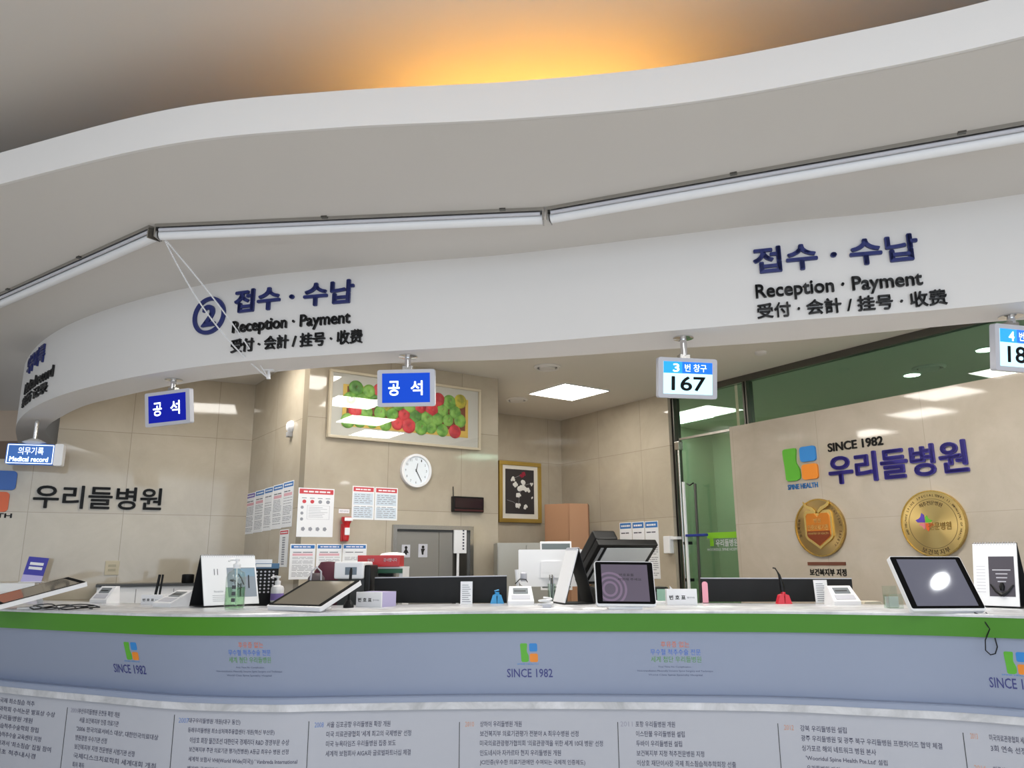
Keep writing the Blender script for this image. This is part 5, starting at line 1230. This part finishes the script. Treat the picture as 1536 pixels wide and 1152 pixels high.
# pen stands
def pen_stand(label, px, py, m, pen):
    p = on_top(px, py); t = thing('pen_stand', label, 'pen stand', (p.x, p.y + 0.025, Z_CNT))
    for sx in (-1, 1):
        MB().prism([(sx * 0.001, 0), (sx * 0.042, 0), (sx * 0.026, 0.05), (sx * 0.004, 0.058)], -0.025, 0.025).build('stand_half', m, t)
    MB().tube([(0, 0, 0.045), (0, 0, 0.068)], 0.014, 12).build('socket', m, t)
    if pen == 'long':
        MB().tube([(0.002, 0, 0.02), (-0.004, 0, 0.11), (-0.014, 0, 0.165), (-0.024, 0, 0.185)], [0.014, 0.013, 0.007, 0.004], 10).build('pen', M_BLK, t)
        MB().tube([(-0.024, 0, 0.185), (-0.036, 0, 0.205), (-0.05, 0, 0.207)], 0.004, 7).build('pen_cord', M_BLK, t)
    else:
        MB().tube([(0, 0, 0.06), (-0.015, 0.0, 0.075), (0.012, 0, 0.08)], 0.005, 7).build('pen_clip', m, t)
    return t
pen_stand('blue pen stand without a pen before the black screen panel', 745.5, 905.5, mat('pen_blue', (52, 150, 206), 0.35), 'none')
pen_stand('red pen stand holding a black corded pen', 1178, 906, mat('pen_red', (214, 50, 66), 0.3), 'long')
p = on_top(521, 912)
t = thing('pen_holder', 'black conical holder with one tall black pen before the reclined tablet', 'pen stand', (p.x, p.y + 0.03, Z_CNT))
MB().lathe([(0.030, 0), (0.030, 0.012), (0.018, 0.034), (0.011, 0.042)], 24).build('weighted_base', M_BLK, t)
MB().tube([(0, 0, 0.04), (0.004, 0.01, 0.20), (0.005, 0.011, 0.222)], [0.0085, 0.0085, 0.005], 12).build('pen', M_BLK, t)
p = on_top(235, 901)
t = thing('pen_pair', 'two black pens standing upright behind the small queue plate', 'pen', (p.x, p.y + 0.02, Z_CNT))
MB().box((-0.045, -0.02, 0), (0.04, 0.02, 0.035), bev=0.004).build('holder', M_WPL, t)
MB().tube([(-0.022, 0, 0.03), (-0.008, 0.01, 0.175)], 0.009, 10).build('pen', M_BLK, t)
MB().tube([(0.006, 0, 0.03), (0.014, 0.01, 0.175)], 0.007, 10).build('pen', M_BLK, t)
# leaflet stand on the side cabinet
q = W_L.at(W_L.uv(46, 876, 0.3)[0], W_L.uv(20, 875, 0.4)[1] + 0.004, 0.3)
t = thing('leaflet_stand', 'blue and white leaflet leaning in a stand on the white cabinet', 'leaflet', q, math.radians(12))
T = Matrix.Rotation(math.radians(-14), 4, 'X') @ Matrix.Rotation(math.radians(6), 4, 'Y')
s = MB().box((-0.075, -0.004, 0.0), (0.075, 0.0, 0.20)).build('leaflet', mat('leaflet_blue', (66, 66, 168), 0.4), t, M=T)
MB().box((-0.075, -0.0055, 0.0), (0.075, -0.004, 0.055)).build('leaflet_panel', mat('leaflet_lilac', (188, 182, 228), 0.4), s)
for k in (0.10, 0.135): MB().box((-0.05, -0.0055, k), (0.05, -0.004, k + 0.022)).build('leaflet_title', M_PAPER, s)
MB().box((-0.08, -0.03, 0), (0.08, 0.04, 0.006)).build('stand_base', M_WPL, t)
# small black cup on the low cabinet
q = W_L.at(W_L.uv(281, 878, 0.3)[0], zc, 0.3)
tag(MB().lathe([(0.045, 0), (0.05, 0.01), (0.05, 0.07), (0.04, 0.075), (0.035, 0.03)], 20).build('black_cup', M_BLK, loc=q), 'small black cup on the low cabinet behind the desk calendar', 'cup')

# crate, printer, trays on the staff desk
p = aty(388, 880, 5.4)
t = thing('file_crate', 'black lattice file crate behind the desk calendar', 'crate', (p.x, 5.4, Z_DSK), math.radians(28))
zt = aty(388, 846, 5.35).z - Z_DSK; 
W_, D_ = 0.20, 0.26
mb = MB()
for (x0, y0, x1, y1) in ((-W_ / 2, -D_ / 2, W_ / 2, -D_ / 2 + 0.006), (-W_ / 2, D_ / 2 - 0.006, W_ / 2, D_ / 2), (-W_ / 2, -D_ / 2, -W_ / 2 + 0.006, D_ / 2), (W_ / 2 - 0.006, -D_ / 2, W_ / 2, D_ / 2)): mb.box((x0, y0, 0), (x1, y1, zt))
mb.build('crate_walls', M_BLK, t)
mb = MB()
for i in range(6):
    for j in range(7):
        cx = -W_ * 0.34 + i * W_ * 0.135; cz = zt - 0.05 - j * 0.022
        mb.prism([(cx - 0.008, cz), (cx, cz - 0.007), (cx + 0.008, cz), (cx, cz + 0.007)], -D_ / 2 - 0.001, -D_ / 2)
mb.build('lattice_holes', M_LGREY, t)
MB().box((-W_ / 2 - 0.002, -D_ / 2 - 0.004, zt - 0.03), (W_ / 2 + 0.002, D_ / 2, zt + 0.004)).build('blue_rim', mat('crate_blue', (74, 112, 146), 0.5), t)
MB().box((-0.05, -D_ / 2 - 0.006, zt - 0.02), (0.05, -D_ / 2 - 0.004, zt)).build('label_plate', M_PAPER, t)
MB().box((-0.06, -0.1, zt - 0.06), (0.06, 0.1, zt + 0.03)).build('papers', M_WPL, t)
# white card printer with maroon bag behind it
p = aty(531, 868, 5.05)
zt = p.z
t = thing('card_printer', 'white label printer with a small grey screen behind the reclined tablet', 'printer', (p.x, 5.05, Z_DSK), math.radians(-4))
h0 = zt - Z_DSK
MB().box((-0.10, -0.02, 0), (0.11, 0.2, h0 + 0.02), bev=0.008).build('lower_body', M_DGREY, t)
b = MB().box((-0.115, -0.06, h0), (0.075, 0.18, h0 + 0.105), bev=0.012).build('upper_body', M_WPL, t)
MB().box((-0.042, -0.063, h0 + 0.025), (0.032, -0.06, h0 + 0.072)).build('screen', mat('lcd_blue_grey', (104, 116, 128), 0.2), b)
MB().box((0.075, -0.04, h0 - 0.12), (0.115, 0.16, h0 + 0.085), bev=0.01).build('side_cover', M_BLK, t)
p = aty(492, 866, 5.25)
t = thing('shoulder_bag', 'dark maroon bag beside the white label printer', 'bag', (p.x, 5.25, Z_DSK), math.radians(10))
h0 = aty(492, 843, 5.25).z - Z_DSK
MB().lathe([(0.09, 0), (0.11, 0.05), (0.115, h0 * 0.6), (0.09, h0 * 0.9), (0.05, h0), (0.01, h0 + 0.004)], 22, Matrix.Scale(0.7, 4, (0, 1, 0))).build('bag_body', mat('maroon_fabric', (84, 30, 48), 0.7), t)
MB().lathe([(0.05, 0), (0.06, 0.03), (0.055, 0.09), (0.03, 0.12)], 18, Matrix.Translation((-0.07, -0.05, h0 - 0.19))).build('side_pocket', mat('pocket_grey', (92, 82, 84), 0.7), t)
MB().tube([(-0.11, -0.09, h0 - 0.2), (-0.10, -0.10, h0 - 0.06), (-0.07, -0.105, h0 - 0.03), (-0.04, -0.10, h0 - 0.06), (-0.035, -0.09, h0 - 0.2)], 0.006, 8).build('strap', M_LGREY, t)
# shelf unit with the red box
sy = 5.35
a = aty(552, 853, sy); b = aty(604, 851, sy)
t = thing('desk_shelf', 'small white desk shelf with a green front edge holding the red box', 'shelf', ((a.x + b.x) / 2, sy, Z_DSK), math.radians(-3))
w_ = (b.x - a.x); hs = a.z - Z_DSK
MB().box((-w_ / 2, 0, hs), (w_ / 2, 0.26, hs + 0.012)).build('shelf_top', M_WPL, t)
MB().box((-w_ / 2, -0.004, hs - 0.03), (w_ / 2, 0.01, hs)).build('green_edge', mat('dark_green_edge', (36, 92, 66), 0.4), t)
for sx in (-1, 1): MB().box((sx * (w_ / 2 - 0.012) - 0.012, 0.01, 0), (sx * (w_ / 2 - 0.012) + 0.012, 0.25, hs)).build('side_panel', M_WPL, t)
MB().box((-w_ / 2 + 0.024, 0.2, hs - 0.16), (w_ * 0.05, 0.25, hs - 0.03)).build('dark_backing', M_DGREY, t)
a = aty(536, 850, sy - 0.03); b = aty(600, 850, sy - 0.03); zt = aty(570, 833, sy).z
tb = thing('tissue_box', 'red printed box resting on the small white desk shelf', 'box', ((a.x + b.x) / 2, sy + 0.06, Z_DSK + hs + 0.012), math.radians(-3))
w_ = b.x - a.x; hb = zt - (Z_DSK + hs + 0.012)
bb = MB().box((-w_ / 2, -0.08, 0), (w_ / 2, 0.08, hb), bev=0.003).build('box_body', M_RED, tb)
letters('box_lettering', '감사합니다', M_PAPER, bb, (w_ * 0.12, hb * 0.45, w_ * 0.44, hb * 0.75), -0.08, 0.001, 0.02)
letters('box_lettering', '안내문', M_PAPER, bb, (-w_ * 0.26, hb * 0.45, -w_ * 0.1, hb * 0.72), -0.08, 0.001, 0.02)
MB().lathe([(0.09, 0), (0.08, 0.012), (0.03, 0.02)], 20, Matrix.Translation((0.08, 0, hb)) @ Matrix.Scale(0.6, 4, (0, 1, 0))).build('paper_stack', M_PAPER, tb)

# white monitor seen from behind, grey cupboard, framed board, wooden cabinet
my = 5.6
a = aty(778, 880, my); b = aty(873, 824, my)
t = thing('staff_monitor', 'white monitor seen from behind beside the desk calendar', 'monitor', ((a.x + b.x) / 2, my, Z_DSK), math.radians(2))
w_ = b.x - a.x; zb_, zt_ = a.z - Z_DSK, b.z - Z_DSK
MB().prism(rrect(-w_ / 2, zb_, w_ / 2, zt_, 0.006, rs=(0.05, 0.006, 0.006, 0.05)), -0.02, 0.02).build('back_shell', M_WPL, t)
MB().prism([(-0.07, zb_ + 0.06), (0.07, zb_ + 0.06), (0.07, zt_ - 0.08), (-0.07, zt_ - 0.08)], -0.03, -0.02).build('rear_cover', M_LGREY if False else M_WPL, t)
MB().tube([(0.0, -0.03, zb_ + 0.08), (0.0, -0.045, zb_ - 0.02), (0.0, -0.05, 0.012)], 0.014, 10).build('stand_post', M_STEEL, t)
MB().box((-0.12, -0.13, 0), (0.12, 0.05, 0.012), bev=0.004).build('stand_foot', M_WPL, t)
MB().box((-w_ / 2, 0.02, zb_ + 0.01), (w_ / 2, 0.026, zt_)).build('screen', M_SCR, t)
gy = 6.6
a = aty(746, 860, gy); b = aty(832, 814, gy)
t = thing('grey_cupboard', 'grey steel cupboard behind the white monitor', 'cupboard', ((a.x + b.x) / 2, gy, 0), math.radians(6))
w_ = b.x - a.x
M_GCUP = mat('cupboard_grey', (156, 154, 146), 0.4, 0.2)
MB().box((-w_ / 2, 0, 0), (w_ / 2, 0.4, b.z)).build('carcass', M_GCUP, t)
for sx in (-1, 1):
    d_ = MB().box((min(0.003 * sx, sx * (w_ / 2 - 0.006)), -0.015, 0.06), (max(0.003 * sx, sx * (w_ / 2 - 0.006)), 0, b.z - 0.02)).build('door', M_GCUP, t)
    MB().box((sx * 0.03 - 0.006, -0.025, 0.9), (sx * 0.03 + 0.006, -0.015, 1.0)).build('handle', M_STEEL, d_)
ry = 6.0
a = aty(811, 870, ry); b = aty(857, 812, ry)
t = thing('back_monitor', 'dark screen in a white frame rising behind the white monitor', 'monitor', ((a.x + b.x) / 2, ry, 0.0), 0.0)
w_ = b.x - a.x
MB().box((-w_ / 2, 0, b.z - 0.36), (w_ / 2, 0.03, b.z), bev=0.004).build('white_frame', M_WPL, t)
MB().box((-w_ / 2 + 0.012, -0.003, b.z - 0.34), (w_ / 2 - 0.012, 0, b.z - 0.016)).build('screen', mat('screen_grey_green', (92, 100, 98), 0.15), t)
MB().box((-0.03, 0.01, 0.0), (0.03, 0.06, b.z - 0.3)).build('stand_post', M_GREY, t)
MB().box((-0.2, -0.1, 0.0), (0.2, 0.2, 0.02)).build('stand_foot', M_GREY, t)
u0 = W_R.uv(843, 760, 0.4)[0]
wy = 8.3
a = aty(817, 845, wy); b = aty(854, 755, wy); c = aty(880, 757, wy)
t = thing('wooden_cabinet', 'tall brown laminate cabinet standing in the stone niche corner', 'cabinet', (b.x, wy, 0), math.radians(-12))
wl_ = (b.x - a.x) * 1.05; wr_ = (c.x - b.x) * 0.98
MB().prismz([(-wl_, 0.10), (0, 0.0), (wr_, 0.12), (wr_ - 0.02, 0.42), (-wl_, 0.42)], 0, b.z).build('carcass', M_WOOD, t)
d_ = MB().prismz([(-wl_ + 0.01, 0.084), (-0.012, -0.012), (-0.012, 0.0), (-wl_ + 0.01, 0.098)], 0.06, b.z - 0.01).build('door', M_WOOD, t)
MB().box((-0.05, -0.03, 0.95), (-0.038, -0.012, 1.10)).build('handle', M_STEEL, d_)
MB().prismz([(wr_ - 0.012, 0.118), (wr_ + 0.003, 0.12), (wr_ - 0.017, 0.42), (wr_ - 0.03, 0.42)], 0, b.z + 0.002).build('edge_panel', M_WOODD, t)

# multifunction scanner with its lid open
sx_, sy_ = aty(933, 880, 5.25).x, 5.25
t = thing('office_scanner', 'black multifunction scanner with its lid open behind the front-facing tablet', 'scanner', (sx_, sy_, Z_DSK), math.radians(24))
hb = aty(900, 880, 5.25).z - Z_DSK
w_, d_ = 0.46, 0.40
MB().box((-w_ / 2, -d_ / 2, 0), (w_ / 2, d_ / 2, hb), bev=0.012).build('body', M_BLK, t)
MB().box((-w_ / 2 + 0.04, -d_ / 2 - 0.004, hb - 0.14), (w_ / 2 - 0.04, -d_ / 2, hb - 0.03)).build('front_tray', M_DGREY, t)
MB().box((-w_ / 2 + 0.05, -d_ / 2 + 0.05, hb), (w_ / 2 - 0.04, d_ / 2 - 0.05, hb + 0.003)).build('glass_bed', M_SCR, t)
T = Matrix.Translation((0, d_ / 2, hb + 0.01)) @ Matrix.Rotation(math.radians(-40), 4, 'X')
ld = MB().box((-w_ / 2, -d_ - 0.0, 0.0), (w_ / 2, 0, 0.05), bev=0.008).build('lid', M_BLK, t, M=T)
MB().box((-w_ / 2, -d_ + 0.0, 0.05), (-w_ / 2 + 0.17, -0.02, 0.125), bev=0.012).build('document_feeder', M_BLK, ld)
MB().box((-w_ / 2 + 0.075, -d_ + 0.03, -0.006), (w_ / 2 - 0.035, -0.04, 0.0)).build('lid_pad', mat('lid_pad_white', (206, 208, 208), 0.5), ld)
MB().box((-w_ / 2 + 0.03, -d_ + 0.03, -0.004), (-w_ / 2 + 0.05, -0.04, 0.0)).build('feeder_strip', M_GREY, ld)
MB().box((-w_ / 2 + 0.18, -d_ + 0.02, 0.05), (w_ / 2 - 0.02, -0.06, 0.066), bev=0.004).build('paper_tray', M_DGREY, ld)
# bits between
p = on_top(819, 912)
t = thing('cable_coil', 'white coiled cable on the countertop beside the desk calendar', 'cable', (p.x, p.y + 0.05, Z_CNT))
MB().tube([(0.045 * math.cos(a * 0.5) * (1 - 0.01 * a), 0.03 * math.sin(a * 0.5), 0.006 + 0.0016 * a) for a in range(30)], 0.0055, 7).build('coil', M_WPL, t)
MB().box((-0.02, -0.045, 0), (0.03, -0.025, 0.018), bev=0.003).build('plug', M_LGREY, t)
for i, (px, py, h, lb) in enumerate(((780, 903, 0.20, 'white desk microphone behind the signature pad, in front of the white monitor'), (835, 903, 0.17, 'clear pen tube with small items beside the side-on desk calendar'))):
    p = on_top(px, 902)
    if i == 0:
        t = thing('desk_microphone', lb, 'microphone', (p.x - 0.01, p.y + 0.02, Z_CNT))
        MB().lathe([(0.04, 0), (0.038, 0.014), (0.01, 0.022)], 20).build('base', M_WPL, t)
        MB().tube([(0, 0, 0.02), (-0.005, 0, 0.10), (-0.01, 0.0, 0.20)], [0.008, 0.01, 0.014], 10).build('neck', M_WPL, t)
        MB().lathe([(0.018, 0), (0.022, 0.01), (0.022, 0.05), (0.014, 0.06)], 16, Matrix.Translation((0.035, 0.01, 0.125))).build('side_cup', M_LGREY, t)
        MB().tube([(-0.02, -0.01, 0.11), (0.01, -0.03, 0.14), (0.05, -0.02, 0.137), (0.06, 0, 0.12)], 0.003, 6).build('cord', M_BLK, t)
    else:
        t = thing('pen_tube', lb, 'pen holder', (p.x - 0.03, p.y + 0.02, Z_CNT))
        MB().lathe([(0.024, 0), (0.026, 0.004), (0.026, 0.11), (0.024, 0.11), (0.024, 0.006)], 20).build('tube', M_CLEAR, t)
        for k in range(3): MB().tube([(0.008 * (k - 1), 0.004, 0.008), (0.014 * (k - 1), 0.01, 0.13 + 0.015 * k)], 0.004, 7).build('pen', (M_WPL, M_DGREY, M_LGREY)[k], t)
p = on_top(1310, 906)
t = thing('envelope_stack', 'flat pile of pale envelopes beside a signature pad', 'paper', (p.x, p.y + 0.04, Z_CNT), math.radians(6))
for k in range(3): MB().box((-0.06 + 0.004 * k, -0.04, 0.005 * k), (0.055 - 0.006 * k, 0.045, 0.005 * k + 0.004)).build('envelope', mat('manila', (226, 218, 200), 0.7), t)
p = on_top(1346, 913)
t = thing('acrylic_holder', 'clear acrylic card holder just left of the large tablet', 'card holder', (p.x, p.y + 0.04, Z_CNT), math.radians(5))
mb = MB(); mb.box((-0.04, -0.03, 0), (0.04, -0.026, 0.075)); mb.box((-0.04, 0.02, 0), (0.04, 0.024, 0.115)); mb.box((-0.04, -0.026, 0), (0.04, 0.02, 0.004)); mb.box((-0.04, -0.026, 0.004), (-0.036, 0.02, 0.07))
mb.build('acrylic', M_CLEAR, t)
MB().box((-0.034, 0.004, 0.006), (0.034, 0.016, 0.06)).build('cards', M_PAPER, t)
p = on_top(1003, 905)
t = thing('paper_tray', 'white tray with a green card behind the queue plate and tablet', 'tray', (p.x, p.y + 0.04, Z_CNT), math.radians(-10))
MB().box((-0.07, -0.05, 0), (0.07, 0.07, 0.012), bev=0.003).build('tray', M_WPL, t)
T = Matrix.Translation((0, 0.0, 0.012)) @ Matrix.Rotation(math.radians(-38), 4, 'X')
MB().box((-0.06, -0.003, 0), (0.05, 0, 0.085)).build('green_card', mat('pale_green_card', (104, 140, 126), 0.3), t, M=T)
MB().prism([(0.02, 0.012), (0.10, 0.012), (0.02, 0.10)], 0.075, 0.08).build('white_fold', M_PAPER, t)
